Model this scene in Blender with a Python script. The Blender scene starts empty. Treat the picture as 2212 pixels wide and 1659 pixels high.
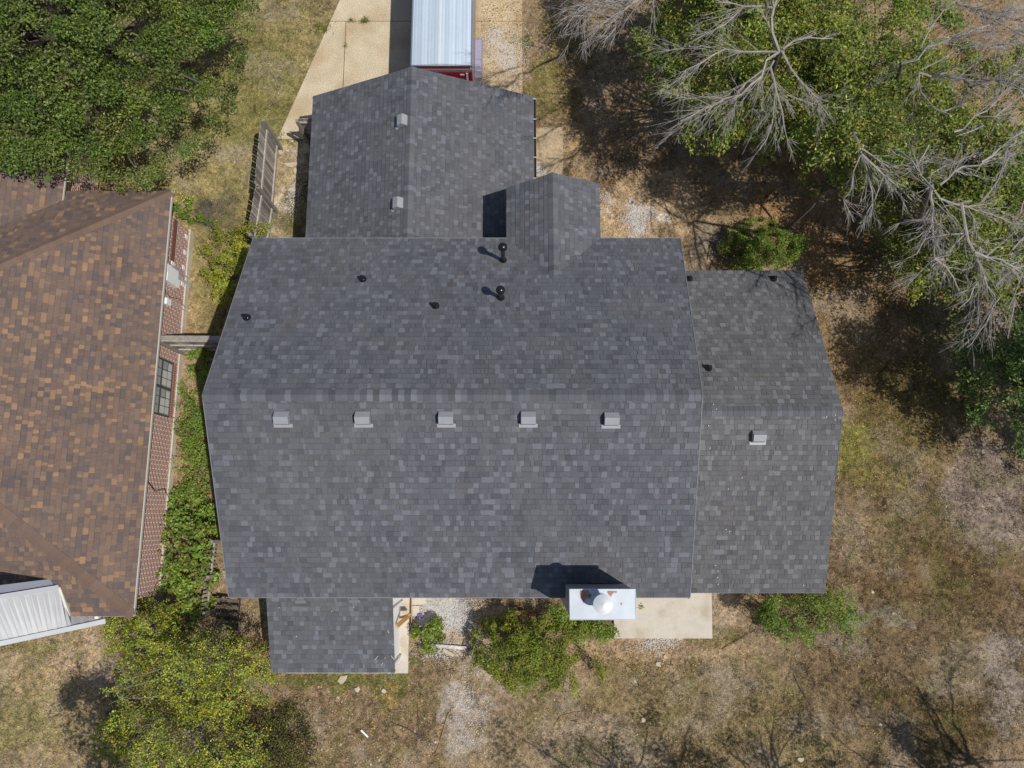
import bpy, math, random
import numpy as np
from math import radians, sin, cos, pi

# ------------------------------------------------------------------ camera, sky, sun
H = 23.0; TH = radians(10.2); F = 1534.0          # drone height, tilt, focal length in px of a 2212 px wide frame
scn = bpy.context.scene
col = scn.collection
cam = bpy.data.cameras.new("drone_camera"); camo = bpy.data.objects.new("drone_camera", cam); col.objects.link(camo)
camo.location = (0, 0, H); camo.rotation_euler = (TH, 0, 0)
cam.sensor_fit = 'HORIZONTAL'; cam.sensor_width = 36.0; cam.lens = 36.0*F/2212.0
cam.clip_start = 0.1; cam.clip_end = 2000
scn.camera = camo
SUN = np.array([.49, -.30, 1.0]); SUN /= np.linalg.norm(SUN)
w = bpy.data.worlds.new("World"); scn.world = w; w.use_nodes = True
nt = w.node_tree; bg = nt.nodes['Background']
sky = nt.nodes.new('ShaderNodeTexSky'); sky.sky_type = 'NISHITA'; sky.sun_disc = False
sky.sun_elevation = math.asin(SUN[2]); sky.sun_rotation = math.atan2(SUN[0], SUN[1])
nt.links.new(sky.outputs[0], bg.inputs[0]); bg.inputs[1].default_value = 0.10
sl = bpy.data.lights.new("sun", 'SUN'); sl.energy = 4.3; sl.angle = radians(0.5); sl.color = (1.0, 0.965, 0.91)
so = bpy.data.objects.new("sun", sl); col.objects.link(so)
from mathutils import Vector
so.rotation_euler = Vector(SUN).to_track_quat('Z', 'Y').to_euler(); so.location = (10, -6, 30)
scn.view_settings.view_transform = 'Standard'; scn.view_settings.look = 'None'
scn.view_settings.exposure = 0.0; scn.view_settings.gamma = 1.0
scn.cycles.max_bounces = 6; scn.cycles.diffuse_bounces = 3; scn.cycles.transparent_max_bounces = 6

rng = np.random.default_rng(7); random.seed(7)

# ------------------------------------------------------------------ measuring helpers
def ray(u, v):
    x = u-1106.0; y = -(v-829.5)
    return np.array([x, y*cos(TH)+F*sin(TH), y*sin(TH)-F*cos(TH)])
def at(u, v, z=0.0):
    d = ray(u, v); return np.array([0, 0, H]) + d*((z-H)/d[2])
def on_x(u, v, X):
    d = ray(u, v); return np.array([0, 0, H]) + d*(X/d[0])
def proj(P):
    P = np.asarray(P, float); q = P - np.array([0, 0, H])
    yc = q[..., 1]*cos(TH)+q[..., 2]*sin(TH); zc = q[..., 1]*sin(TH)-q[..., 2]*cos(TH)
    return 1106+F*q[..., 0]/zc, 829.5-F*yc/zc

# ------------------------------------------------------------------ mesh helpers
LOC = {}
def tag(o, label=None, cat=None, group=None, kind=None):
    if label: o['label'] = label
    if cat: o['category'] = cat
    if group: o['group'] = group
    if kind: o['kind'] = kind
    return o
def thing(name, label, cat, loc, group=None):
    o = bpy.data.objects.new(name, None); col.objects.link(o); o.location = loc
    o.empty_display_size = .2
    LOC[o] = np.array(loc, float); return tag(o, label, cat, group)
class MB:
    def __init__(s): s.v = []; s.f = []; s.c = []
    def add(s, vs, fs, c=(.5, .5, .5)):
        b = len(s.v); s.v += [tuple(map(float, p)) for p in vs]
        for f in fs: s.f.append(tuple(b+i for i in f))
        s.c += [c]*len(vs); return s
    def box(s, x0, x1, y0, y1, z0, z1, c=(.5, .5, .5)):
        P = [(x, y, z) for z in (z0, z1) for y in (y0, y1) for x in (x0, x1)]
        return s.add(P, [(0, 2, 3, 1), (4, 5, 7, 6), (0, 1, 5, 4), (2, 6, 7, 3), (0, 4, 6, 2), (1, 3, 7, 5)], c)
    def bar(s, a, b, w_, h_, c=(.5, .5, .5), up=(0, 0, 1), roll=0):
        a = np.array(a, float); b = np.array(b, float); d = b-a; d /= np.linalg.norm(d)
        up = np.array(up, float)
        if abs(d @ up) > .97: up = np.array([0, 1., 0])
        sd = np.cross(d, up); sd /= np.linalg.norm(sd); u2 = np.cross(sd, d)
        P = []
        for e in (a, b):
            for i, j in ((-1, -1), (1, -1), (1, 1), (-1, 1)): P.append(e+sd*i*w_/2+u2*j*h_/2)
        return s.add(P, [(0, 1, 2, 3), (7, 6, 5, 4), (0, 4, 5, 1), (1, 5, 6, 2), (2, 6, 7, 3), (3, 7, 4, 0)], c)
    def tube(s, pts, rad, n=6, c=(.5, .5, .5), cap=True):
        pts = [np.array(p, float) for p in pts]; m = len(pts)
        rad = rad if hasattr(rad, '__len__') else [rad]*m
        vs = []; ref = np.array([.13, .21, .97])
        for i, p in enumerate(pts):
            d = pts[min(i+1, m-1)]-pts[max(i-1, 0)]; d = d/(np.linalg.norm(d)+1e-9)
            r_ = ref if abs(d @ ref) < .95 else np.array([1., 0, 0])
            a = np.cross(d, r_); a /= np.linalg.norm(a); b = np.cross(d, a)
            for k in range(n):
                t = 2*pi*k/n; vs.append(p+rad[i]*(cos(t)*a+sin(t)*b))
        fs = [(i*n+k, i*n+(k+1) % n, (i+1)*n+(k+1) % n, (i+1)*n+k) for i in range(m-1) for k in range(n)]
        if cap: fs += [tuple(range(n))[::-1], tuple((m-1)*n+k for k in range(n))]
        return s.add(vs, fs, c)
    def lathe(s, ctr, prof, n=20, c=(.5, .5, .5)):
        ctr = np.array(ctr, float); vs = []; m = len(prof)
        for r_, z_ in prof:
            for k in range(n):
                t = 2*pi*k/n; vs.append(ctr+np.array([r_*cos(t), r_*sin(t), z_]))
        fs = [(i*n+k, i*n+(k+1) % n, (i+1)*n+(k+1) % n, (i+1)*n+k) for i in range(m-1) for k in range(n)]
        fs += [tuple(range(n))[::-1], tuple((m-1)*n+k for k in range(n))]
        return s.add(vs, fs, c)
    def prism(s, poly, z0, z1, c=(.5, .5, .5)):
        n = len(poly)
        P = [(p[0], p[1], z0) for p in poly]+[(p[0], p[1], z1) for p in poly]
        return s.add(P, [tuple(range(n))[::-1], tuple(range(n, 2*n))]+[(i, (i+1) % n, n+(i+1) % n, n+i) for i in range(n)], c)
    def build(s, name, mat, parent=None, smooth=False, bevel=0):
        return raw(name, np.array(s.v), s.f, np.array(s.c), mat, parent, smooth, bevel)
def raw(name, V, faces, C, mat, parent=None, smooth=False, bevel=0):
    V = np.asarray(V, float)
    if parent is not None: V = V - LOC[parent]
    me = bpy.data.meshes.new(name)
    if isinstance(faces, np.ndarray):
        nf, k = faces.shape
        me.vertices.add(len(V)); me.vertices.foreach_set('co', V.astype(np.float32).ravel())
        me.loops.add(nf*k); me.loops.foreach_set('vertex_index', faces.astype(np.int32).ravel())
        me.polygons.add(nf)
        me.polygons.foreach_set('loop_start', np.arange(0, nf*k, k, dtype=np.int32))
        me.update(calc_edges=True)
    else:
        me.from_pydata([tuple(p) for p in V], [], faces)
    if C is not None:
        a = me.attributes.new('Col', 'FLOAT_COLOR', 'POINT')
        cc = np.ones((len(V), 4), np.float32); cc[:, :3] = C; a.data.foreach_set('color', cc.ravel())
    if smooth: me.polygons.foreach_set('use_smooth', [True]*len(me.polygons))
    me.materials.append(mat); me.update()
    o = bpy.data.objects.new(name, me); col.objects.link(o)
    if parent is not None: o.parent = parent; LOC[o] = LOC[parent]
    else: LOC[o] = np.zeros(3)
    if bevel:
        m = o.modifiers.new('bevel', 'BEVEL'); m.width = bevel; m.segments = 2; m.limit_method = 'ANGLE'
    return o
def lin(c): 
    c = np.array(c, float)/255.0; return np.where(c <= .04045, c/12.92, ((c+.055)/1.055)**2.4)
def C(r, g, b, k=.70): return tuple(lin((r, g, b))*k)

# ------------------------------------------------------------------ noise (numpy)
def vnoise(x, y, scale, seed):
    r = np.random.default_rng(seed).random((256, 256))
    xs = x/scale+1000.3; ys = y/scale+1000.7
    xi = np.floor(xs).astype(int); yi = np.floor(ys).astype(int); fx = xs-xi; fy = ys-yi
    fx = fx*fx*(3-2*fx); fy = fy*fy*(3-2*fy)
    g = lambda i, j: r[(xi+i) % 256, (yi+j) % 256]
    return (g(0, 0)*(1-fx)+g(1, 0)*fx)*(1-fy)+(g(0, 1)*(1-fx)+g(1, 1)*fx)*fy
def fbm(x, y, scale, seed, o=4):
    t = 0; a = 1; s = 0
    for i in range(o): t = t+a*vnoise(x, y, scale/2**i, seed+i); s += a; a *= .55
    return t/s

# ------------------------------------------------------------------ materials
def mat(name, color=None, rough=.8, metal=0.0, attr=False, grain=0.0, gscale=60, blotch=0.0, bscale=1.5, tint=None, bump=0.0, trans=0.0, spec=.5, rust=None):
    m = bpy.data.materials.new(name); m.use_nodes = True; n = m.node_tree; N = n.nodes; L = n.links
    b = N['Principled BSDF']; b.inputs['Roughness'].default_value = rough; b.inputs['Metallic'].default_value = metal
    b.inputs['Specular IOR Level'].default_value = spec
    if attr:
        a = N.new('ShaderNodeAttribute'); a.attribute_name = 'Col'; src = a.outputs['Color']
    else:
        c = N.new('ShaderNodeRGB'); c.outputs[0].default_value = (*color, 1); src = c.outputs[0]
    tc = N.new('ShaderNodeTexCoord')
    def var(src, amt, sc, det=4):
        no = N.new('ShaderNodeTexNoise'); no.inputs['Scale'].default_value = sc; no.inputs['Detail'].default_value = det
        L.new(tc.outputs['Object'], no.inputs['Vector'])
        mr = N.new('ShaderNodeMapRange'); mr.inputs[1].default_value = .25; mr.inputs[2].default_value = .75
        mr.inputs[3].default_value = 1-amt; mr.inputs[4].default_value = 1+amt
        L.new(no.outputs[0], mr.inputs[0])
        mx = N.new('ShaderNodeVectorMath'); mx.operation = 'SCALE'
        L.new(src, mx.inputs[0]); L.new(mr.outputs[0], mx.inputs['Scale']); return mx.outputs[0], no
    no = None
    if blotch: src, no = var(src, blotch, bscale)
    if tint:
        r = N.new('ShaderNodeTexNoise'); r.inputs['Scale'].default_value = tint[1]; r.inputs['Detail'].default_value = 4
        L.new(tc.outputs['Object'], r.inputs['Vector'])
        mr = N.new('ShaderNodeMapRange'); mr.inputs[1].default_value = .42; mr.inputs[2].default_value = .68; mr.inputs[4].default_value = tint[2]
        L.new(r.outputs[0], mr.inputs[0]); mx = N.new('ShaderNodeMix'); mx.data_type = 'RGBA'
        L.new(mr.outputs[0], mx.inputs[0]); L.new(src, mx.inputs[6]); mx.inputs[7].default_value = (*tint[0], 1); src = mx.outputs[2]
    if grain: src, no = var(src, grain, gscale, 3)
    if rust:
        r = N.new('ShaderNodeTexNoise'); r.inputs['Scale'].default_value = rust[1]; r.inputs['Detail'].default_value = 5
        L.new(tc.outputs['Object'], r.inputs['Vector'])
        cr = N.new('ShaderNodeValToRGB'); cr.color_ramp.elements[0].position = rust[2]; cr.color_ramp.elements[1].position = rust[2]+.04
        L.new(r.outputs[0], cr.inputs[0])
        mx = N.new('ShaderNodeMix'); mx.data_type = 'RGBA'; L.new(cr.outputs[0], mx.inputs[0]); L.new(src, mx.inputs[6])
        mx.inputs[7].default_value = (*rust[0], 1); src = mx.outputs[2]
    L.new(src, b.inputs['Base Color'])
    if bump and no:
        bp = N.new('ShaderNodeBump'); bp.inputs['Strength'].default_value = bump; bp.inputs['Distance'].default_value = .02
        L.new(no.outputs[0], bp.inputs['Height']); L.new(bp.outputs[0], b.inputs['Normal'])
    if trans:
        t = N.new('ShaderNodeBsdfTranslucent'); mi = N.new('ShaderNodeMixShader'); mi.inputs[0].default_value = trans
        L.new(src, t.inputs['Color']); L.new(b.outputs[0], mi.inputs[1]); L.new(t.outputs[0], mi.inputs[2])
        L.new(mi.outputs[0], N['Material Output'].inputs['Surface'])
    return m
M = {}
M['shingle'] = mat('asphalt_shingle', attr=True, rough=.9, tint=(C(110, 108, 106), .45, .28), grain=.22, gscale=55, blotch=.05, bscale=.9, spec=.25)
M['nshingle'] = mat('brown_shingle', attr=True, rough=.9, tint=(C(122, 104, 96), .5, .45), grain=.20, gscale=55, blotch=.08, bscale=.8, spec=.25)
M['leaf'] = mat('leaf', attr=True, rough=.5, trans=.35, spec=.35)
M['dullleaf'] = mat('dry_leaf', attr=True, rough=.8, trans=.1, spec=.2)
M['blade'] = mat('grass_blade', attr=True, rough=.7, trans=.15, spec=.2)
M['bark'] = mat('bark', color=C(105, 92, 80), rough=.9, grain=.3, gscale=12)
M['barebark'] = mat('bare_grey_bark', color=C(168, 160, 152), rough=.85, blotch=.25, bscale=2.5, grain=.25, gscale=18)
M['ground'] = mat('dry_yard_soil', attr=True, rough=.95, grain=.55, gscale=26, blotch=.28, bscale=8, bump=.6, spec=.1)
M['aggregate'] = mat('exposed_aggregate', color=C(214, 198, 168, .74), rough=.9, grain=.42, gscale=30, blotch=.12, bscale=1.3, bump=.3, spec=.2, tint=(C(186, 158, 120), .9, .6))
M['drive2'] = mat('stained_aggregate', color=C(206, 186, 152), rough=.95, grain=.42, gscale=26, blotch=.22, bscale=1.8, bump=.3, spec=.15, tint=(C(168, 142, 104), .8, .8))
M['walk'] = mat('worn_walk', color=C(192, 170, 138), rough=.95, grain=.35, gscale=22, blotch=.22, bscale=2.2, spec=.1)
M['concrete'] = mat('pale_concrete', tint=(C(176, 160, 132), 1.6, .7), color=C(218, 208, 192, .74), rough=.85, grain=.08, gscale=25, blotch=.12, bscale=1.6, spec=.3)
M['slab'] = mat('grey_slab', color=C(190, 186, 180), rough=.85, grain=.12, gscale=25, blotch=.15, bscale=2)
M['white'] = mat('white_paint', color=(.78, .78, .77), rough=.5, blotch=.04, bscale=4)
M['trimgrey'] = mat('drip_edge_grey', color=(.13, .13, .135), rough=.6)
M['siding'] = mat('pale_siding', color=(.62, .6, .56), rough=.7, blotch=.05, bscale=3)
M['wood'] = mat('weathered_fence_wood', attr=True, rough=.9, grain=.25, gscale=14, blotch=.15, bscale=3)
M['newwood'] = mat('new_timber', color=C(190, 145, 85), rough=.75, grain=.12, gscale=20)
M['galv'] = mat('galvanised_steel', color=(.40, .435, .47), rough=.5, metal=.15, blotch=.12, bscale=3)
M['vent'] = mat('grey_vent_paint', color=(.27, .27, .28), rough=.5, metal=.1, blotch=.06, bscale=9)
M['darkmetal'] = mat('dark_glossy_pipe', color=(.025, .026, .03), rough=.22, metal=.6)
M['black'] = mat('black_rubber', color=(.02, .02, .022), rough=.6)
M['alu'] = mat('pale_aluminium_roof', attr=True, rough=.45, metal=.25, blotch=.06, bscale=1.1)
M['guttercol'] = mat('dark_gutter', color=(.12, .09, .075), rough=.6)
M['red'] = mat('dark_red_paint', color=(.20, .008, .02), rough=.25)
M['chrome'] = mat('bright_trim', color=(.75, .77, .8), rough=.22, metal=.9)
M['tread'] = mat('tread_plate', attr=True, rough=.28, metal=.6)
M['stone'] = mat('pale_stone', color=C(205, 190, 165), rough=.9, grain=.15, gscale=20, blotch=.1, bscale=6)
M['patiometal'] = mat('white_metal_panel', attr=True, rough=.5, blotch=.05, bscale=3)
M['chalkwood'] = mat('chalky_board', color=C(214, 208, 200), rough=.9, grain=.2, gscale=12, blotch=.25, bscale=3)
M['glass'] = mat('window_glass', color=(.30, .32, .31), rough=.08, metal=0.0, spec=.8)
M['winframe'] = mat('dark_window_frame', color=(.07, .065, .06), rough=.5)
M['purple'] = mat('purple_scrap', color=C(120, 100, 170), rough=.5)
M['coilwood'] = mat('dry_cane', color=C(178, 138, 92), rough=.8, grain=.2, gscale=9)
M['brownstick'] = mat('brown_stick', color=C(110, 92, 74), rough=.85, grain=.2, gscale=9)
# brick
def brick_mat():
    m = bpy.data.materials.new('red_brick'); m.use_nodes = True; N = m.node_tree.nodes; L = m.node_tree.links
    tc = N.new('ShaderNodeTexCoord'); mp = N.new('ShaderNodeMapping')
    sx = N.new('ShaderNodeSeparateXYZ'); cb = N.new('ShaderNodeCombineXYZ'); ad = N.new('ShaderNodeMath'); ad.operation = 'ADD'
    L.new(tc.outputs['Object'], sx.inputs[0]); L.new(sx.outputs[0], ad.inputs[0]); L.new(sx.outputs[1], ad.inputs[1])
    L.new(ad.outputs[0], cb.inputs[0]); L.new(sx.outputs[2], cb.inputs[1])
    b = N.new('ShaderNodeTexBrick'); L.new(cb.outputs[0], b.inputs['Vector'])
    b.inputs['Scale'].default_value = 1.0; b.inputs['Brick Width'].default_value = .27; b.inputs['Row Height'].default_value = .092
    b.inputs['Mortar Size'].default_value = .014; b.inputs['Mortar Smooth'].default_value = .1; b.inputs['Bias'].default_value = -.1
    b.inputs['Color1'].default_value = (.30, .115, .08, 1); b.inputs['Color2'].default_value = (.17, .085, .07, 1)
    b.inputs['Mortar'].default_value = (.78, .62, .54, 1)
    L.new(b.outputs['Color'], N['Principled BSDF'].inputs['Base Color']); N['Principled BSDF'].inputs['Roughness'].default_value = .85
    bp = N.new('ShaderNodeBump'); bp.inputs['Strength'].default_value = .4; bp.inputs['Distance'].default_value = .01; bp.invert = True
    L.new(b.outputs['Fac'], bp.inputs['Height']); L.new(bp.outputs[0], N['Principled BSDF'].inputs['Normal'])
    return m
M['brick'] = brick_mat()

# ------------------------------------------------------------------ ground
# patches: centre u, v and radii in the same measuring grid, laid on the ground plane; colour of the soil / turf there, one of them a painted shadow
PATCH = [
 (1106, 829, 4000, 4000, (150, 132, 106), 1.0, 0),
 (480, 250, 330, 420, (158, 146, 104), 1.0, 1),       # left lawn
 (420, 60, 200, 130, (150, 136, 100), .8, 1),
 (560, 200, 130, 120, (138, 134, 84), .7, 1),
 (450, 470, 80, 45, (92, 86, 80), .95, 0),            # mulch bed
 (505, 610, 110, 170, (150, 140, 96), .8, 1),
 (400, 900, 60, 330, (168, 146, 110), .8, 0),
 (420, 1100, 60, 250, (150, 130, 98), .7, 0),
 (620, 410, 45, 130, (176, 158, 126), .9, 0),
 (635, 330, 30, 30, (205, 192, 165), .7, 0),
 (625, 455, 34, 34, (206, 190, 172), .8, 0),
 (660, 420, 26, 120, (100, 98, 62), .7, 1),
 (130, 1500, 330, 170, (172, 154, 124), 1.0, 1),      # bottom left lawn
 (60, 1560, 120, 60, (150, 142, 96), .6, 1), (170, 1440, 90, 40, (186, 166, 142), .7, 1), (60, 1400, 110, 22, (146, 140, 92), .8, 1),
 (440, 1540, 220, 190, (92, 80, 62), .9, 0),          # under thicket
 (600, 1480, 60, 140, (150, 126, 92), .8, 0),
 (760, 1560, 230, 150, (146, 126, 100), .9, 1),
 (740, 1475, 150, 26, (116, 118, 66), .85, 1),
 (822, 1482, 13, 20, (178, 146, 98), .6, 0),
 (1000, 1560, 34, 90, (176, 166, 156), .7, 0), (1020, 1500, 40, 40, (190, 180, 170), .6, 0),
 (930, 1320, 60, 45, (214, 208, 200), .9, 0), (985, 1340, 50, 30, (176, 180, 190), .6, 0),
 (960, 1395, 70, 34, (196, 178, 160), .8, 0),
 (1110, 1320, 120, 30, (112, 90, 70), .8, 0), (1180, 1330, 60, 30, (130, 100, 80), .7, 0),
 (1400, 1420, 200, 60, (172, 148, 118), .9, 0), (1420, 1385, 45, 22, (204, 194, 184), .8, 0),
 (1480, 1560, 380, 120, (140, 124, 92), .85, 1), (1260, 1600, 130, 60, (164, 148, 134), .6, 1), (1540, 1380, 60, 40, (130, 116, 80), .7, 1),
 (1600, 1310, 40, 26, (186, 162, 134), .8, 0), (1790, 1480, 90, 50, (160, 148, 136), .7, 1),
 (2000, 1320, 330, 420, (128, 110, 86), 1.0, .6),      # right lawn
 (1870, 1150, 90, 90, (150, 128, 104), .7, 1), (1860, 950, 60, 60, (140, 138, 76), .9, 1), (1960, 1000, 130, 60, (142, 124, 86), .7, 1),
 (2130, 1080, 90, 130, (152, 138, 130), .8, 1), (2190, 1500, 60, 130, (156, 146, 138), .7, 1), (2080, 1430, 100, 50, (150, 140, 120), .5, 1),
 (1900, 1250, 100, 50, (120, 100, 70), .7, 1), (2100, 1250, 120, 60, (110, 92, 66), .8, 1), (2030, 1570, 160, 70, (112, 96, 66), .8, 1),
 (1700, 1560, 110, 60, (138, 124, 92), .6, 1), (1880, 1350, 110, 24, (156, 146, 136), .6, 1),
 (1480, 260, 420, 330, (146, 126, 100), 1.0, 0),       # leaf litter under the bare trees
 (1360, 360, 140, 100, (130, 108, 84), .6, 0), (1220, 120, 60, 130, (150, 132, 92), .8, 1),
 (1180, 200, 40, 60, (132, 124, 78), .7, 1), (1190, 340, 60, 60, (176, 152, 118), .6, 0),
 (1380, 460, 130, 70, (182, 158, 128), .9, 0), (1378, 480, 30, 32, (226, 218, 208), .9, 0), (1300, 440, 24, 18, (200, 184, 160), .6, 0),
 (1520, 545, 50, 36, (120, 122, 126), .35, 0), (1700, 420, 90, 90, (160, 128, 94), .9, 0), (1800, 560, 90, 90, (158, 126, 92), .8, 0),  # the grey-blue entry paints a faint bluish shadow into the soil
 (1840, 480, 60, 50, (176, 150, 124), .8, 0), (1900, 700, 170, 170, (128, 108, 80), .9, 0), (1960, 860, 130, 110, (120, 106, 66), .8, 1),
 (2040, 690, 60, 50, (126, 124, 96), .6, 1), (2100, 160, 120, 160, (150, 120, 88), .7, 0),
]
def ground_col(x, y):
    u, v = proj(np.stack([x, y, np.zeros_like(x)], -1))
    n1 = fbm(x, y, 1.6, 11)-.5; n2 = fbm(x, y, 1.7, 31)-.5
    un = u+n1*170+(vnoise(x, y, .35, 61)-.5)*40; vn = v+n2*170+(vnoise(x, y, .35, 62)-.5)*40
    cc = np.zeros(x.shape+(3,)); gm = np.zeros(x.shape)
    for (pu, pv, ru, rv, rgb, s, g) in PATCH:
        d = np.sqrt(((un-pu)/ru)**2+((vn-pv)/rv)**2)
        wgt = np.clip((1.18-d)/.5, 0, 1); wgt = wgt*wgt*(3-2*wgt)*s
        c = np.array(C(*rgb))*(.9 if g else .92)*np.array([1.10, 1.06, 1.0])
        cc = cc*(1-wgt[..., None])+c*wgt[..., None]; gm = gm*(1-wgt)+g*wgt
    f = fbm(x, y, .5, 77, 4); f2 = fbm(x, y, .13, 97, 3)
    f3 = vnoise(x, y, .06, 99); cc = cc*(1+(f-.5)*.55+(f2-.5)*.75+(f3-.5)*.6)[..., None]
    pale = np.clip((fbm(x, y, 1.1, 55)-.56)*6, 0, 1)*.35
    cc = cc*(1-pale[..., None])+np.array(C(176, 162, 146))*pale[..., None]
    gr = np.clip((fbm(x, y, .8, 155)-.52)*6, 0, 1)*.30*gm
    cc = cc*(1-gr[..., None])+np.array(C(122, 124, 66))*gr[..., None]
    return cc, gm
def axis(a, b):
    o = [.085*1.07**i for i in range(140)]; o = np.cumsum([q for q in o if q < 60]); o = o[o < 950]
    return np.concatenate([a-o[::-1], np.arange(a, b, .085), b+o])
cx = axis(-20, 20)
cy = axis(-10, 21)
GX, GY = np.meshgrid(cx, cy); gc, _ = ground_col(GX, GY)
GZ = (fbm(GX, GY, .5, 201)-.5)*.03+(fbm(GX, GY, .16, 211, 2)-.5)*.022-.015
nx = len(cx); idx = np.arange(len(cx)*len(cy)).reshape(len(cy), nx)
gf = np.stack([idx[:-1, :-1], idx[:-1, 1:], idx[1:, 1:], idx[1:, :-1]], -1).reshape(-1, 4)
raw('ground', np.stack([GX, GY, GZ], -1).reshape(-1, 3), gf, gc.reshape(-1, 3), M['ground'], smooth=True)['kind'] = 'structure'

def P2(*uv, z=0.0): return [at(u, v, z)[:2] for u, v in uv]
def ext(p, q, t): return (p[0]+(q[0]-p[0])*t, p[1]+(q[1]-p[1])*t)
# driveway: four slabs with open joints, then the walk beside the garage
d = MB(); zt = .035
yj = at(770, 47)[1]; xj = -6.01; g = .012
dl0 = at(735, 0)[:2]; dl1 = at(600, 301)[:2]
def lx(y): return dl1[0]+(y-dl1[1])*(dl0[0]-dl1[0])/(dl0[1]-dl1[1])
d.prism([(lx(12.86), 12.86), (xj-g, 12.86), (xj-g, yj-g), (lx(yj-g), yj-g)], -.08, zt)
d.prism([(xj+g, 12.86), (-2.8, 12.86), (-2.8, yj-g), (xj+g, yj-g)], -.08, zt)
d.prism([(lx(yj+g), yj+g), (-2.8, yj+g), (-2.8, 22), (lx(22), 22)], -.08, zt)
d.prism([(lx(22), 22+2*g), (.37, 22+2*g), (.37, 34), (lx(22)+1, 34)], -.08, zt)
d.build('driveway', M['aggregate'], bevel=.006)['kind'] = 'structure'
d = MB(); d.prism([(-2.8+2*g, 12.86), (.37, 12.86), (.37, yj-g), (-2.8+2*g, yj-g)], -.08, zt); d.prism([(-2.8+2*g, yj+g), (.37, yj+g), (.37, 22), (-2.8+2*g, 22)], -.08, zt)
d.build('driveway', M['drive2'], bevel=.006)['kind'] = 'structure'
d = MB(); d.prism([(.40, 13.3), (.40, 9.0), (1.78, 9.0), (1.78, 13.3)], -.08, .03)
d.build('path', M['walk'], bevel=.006)['kind'] = 'structure'
d = MB(); d.prism(P2((1325, 1378), (1537, 1378), (1535, 1270), (1325, 1250)), -.05, .11)
d.build('patio', M['concrete'], bevel=.012)['kind'] = 'structure'
d = MB(); d.prism(P2((620, 1280), (886, 1280), (882, 1453), (620, 1453)), -.05, .10)
d.prism(P2((889, 1284), (920, 1284), (920, 1306), (889, 1306)), -.05, .05); d.prism(P2((889, 1308), (906, 1308), (906, 1330), (889, 1330)), -.05, .05)
d.build('porch_floor', M['concrete'], bevel=.01)['kind'] = 'structure'

# ------------------------------------------------------------------ shingled roofs
def clip(poly, cp):
    out = poly
    n = len(cp)
    for i in range(n):
        a = cp[i]; b = cp[(i+1) % n]; ex, ey = b[0]-a[0], b[1]-a[1]
        inp = out; out = []
        if not inp: return []
        for j in range(len(inp)):
            p = inp[j]; q = inp[(j+1) % len(inp)]
            dp = ex*(p[1]-a[1])-ey*(p[0]-a[0]); dq = ex*(q[1]-a[1])-ey*(q[0]-a[0])
            if dp >= 0: out.append(p)
            if (dp >= 0) != (dq >= 0):
                t = dp/(dp-dq); out.append((p[0]+(q[0]-p[0])*t, p[1]+(q[1]-p[1])*t))
    return out
GREY = ([C(103, 104, 109), C(98, 99, 104), C(108, 109, 114), C(93, 94, 99), C(120, 121, 128), C(103, 101, 103), C(88, 89, 94)], [.27, .21, .17, .12, .14, .05, .04])
BROWN = ([C(125, 105, 93), C(117, 99, 90), C(132, 110, 96), C(105, 94, 91), C(152, 124, 98), C(113, 99, 93), C(162, 130, 100)], [.27, .21, .15, .13, .13, .07, .04])
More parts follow.
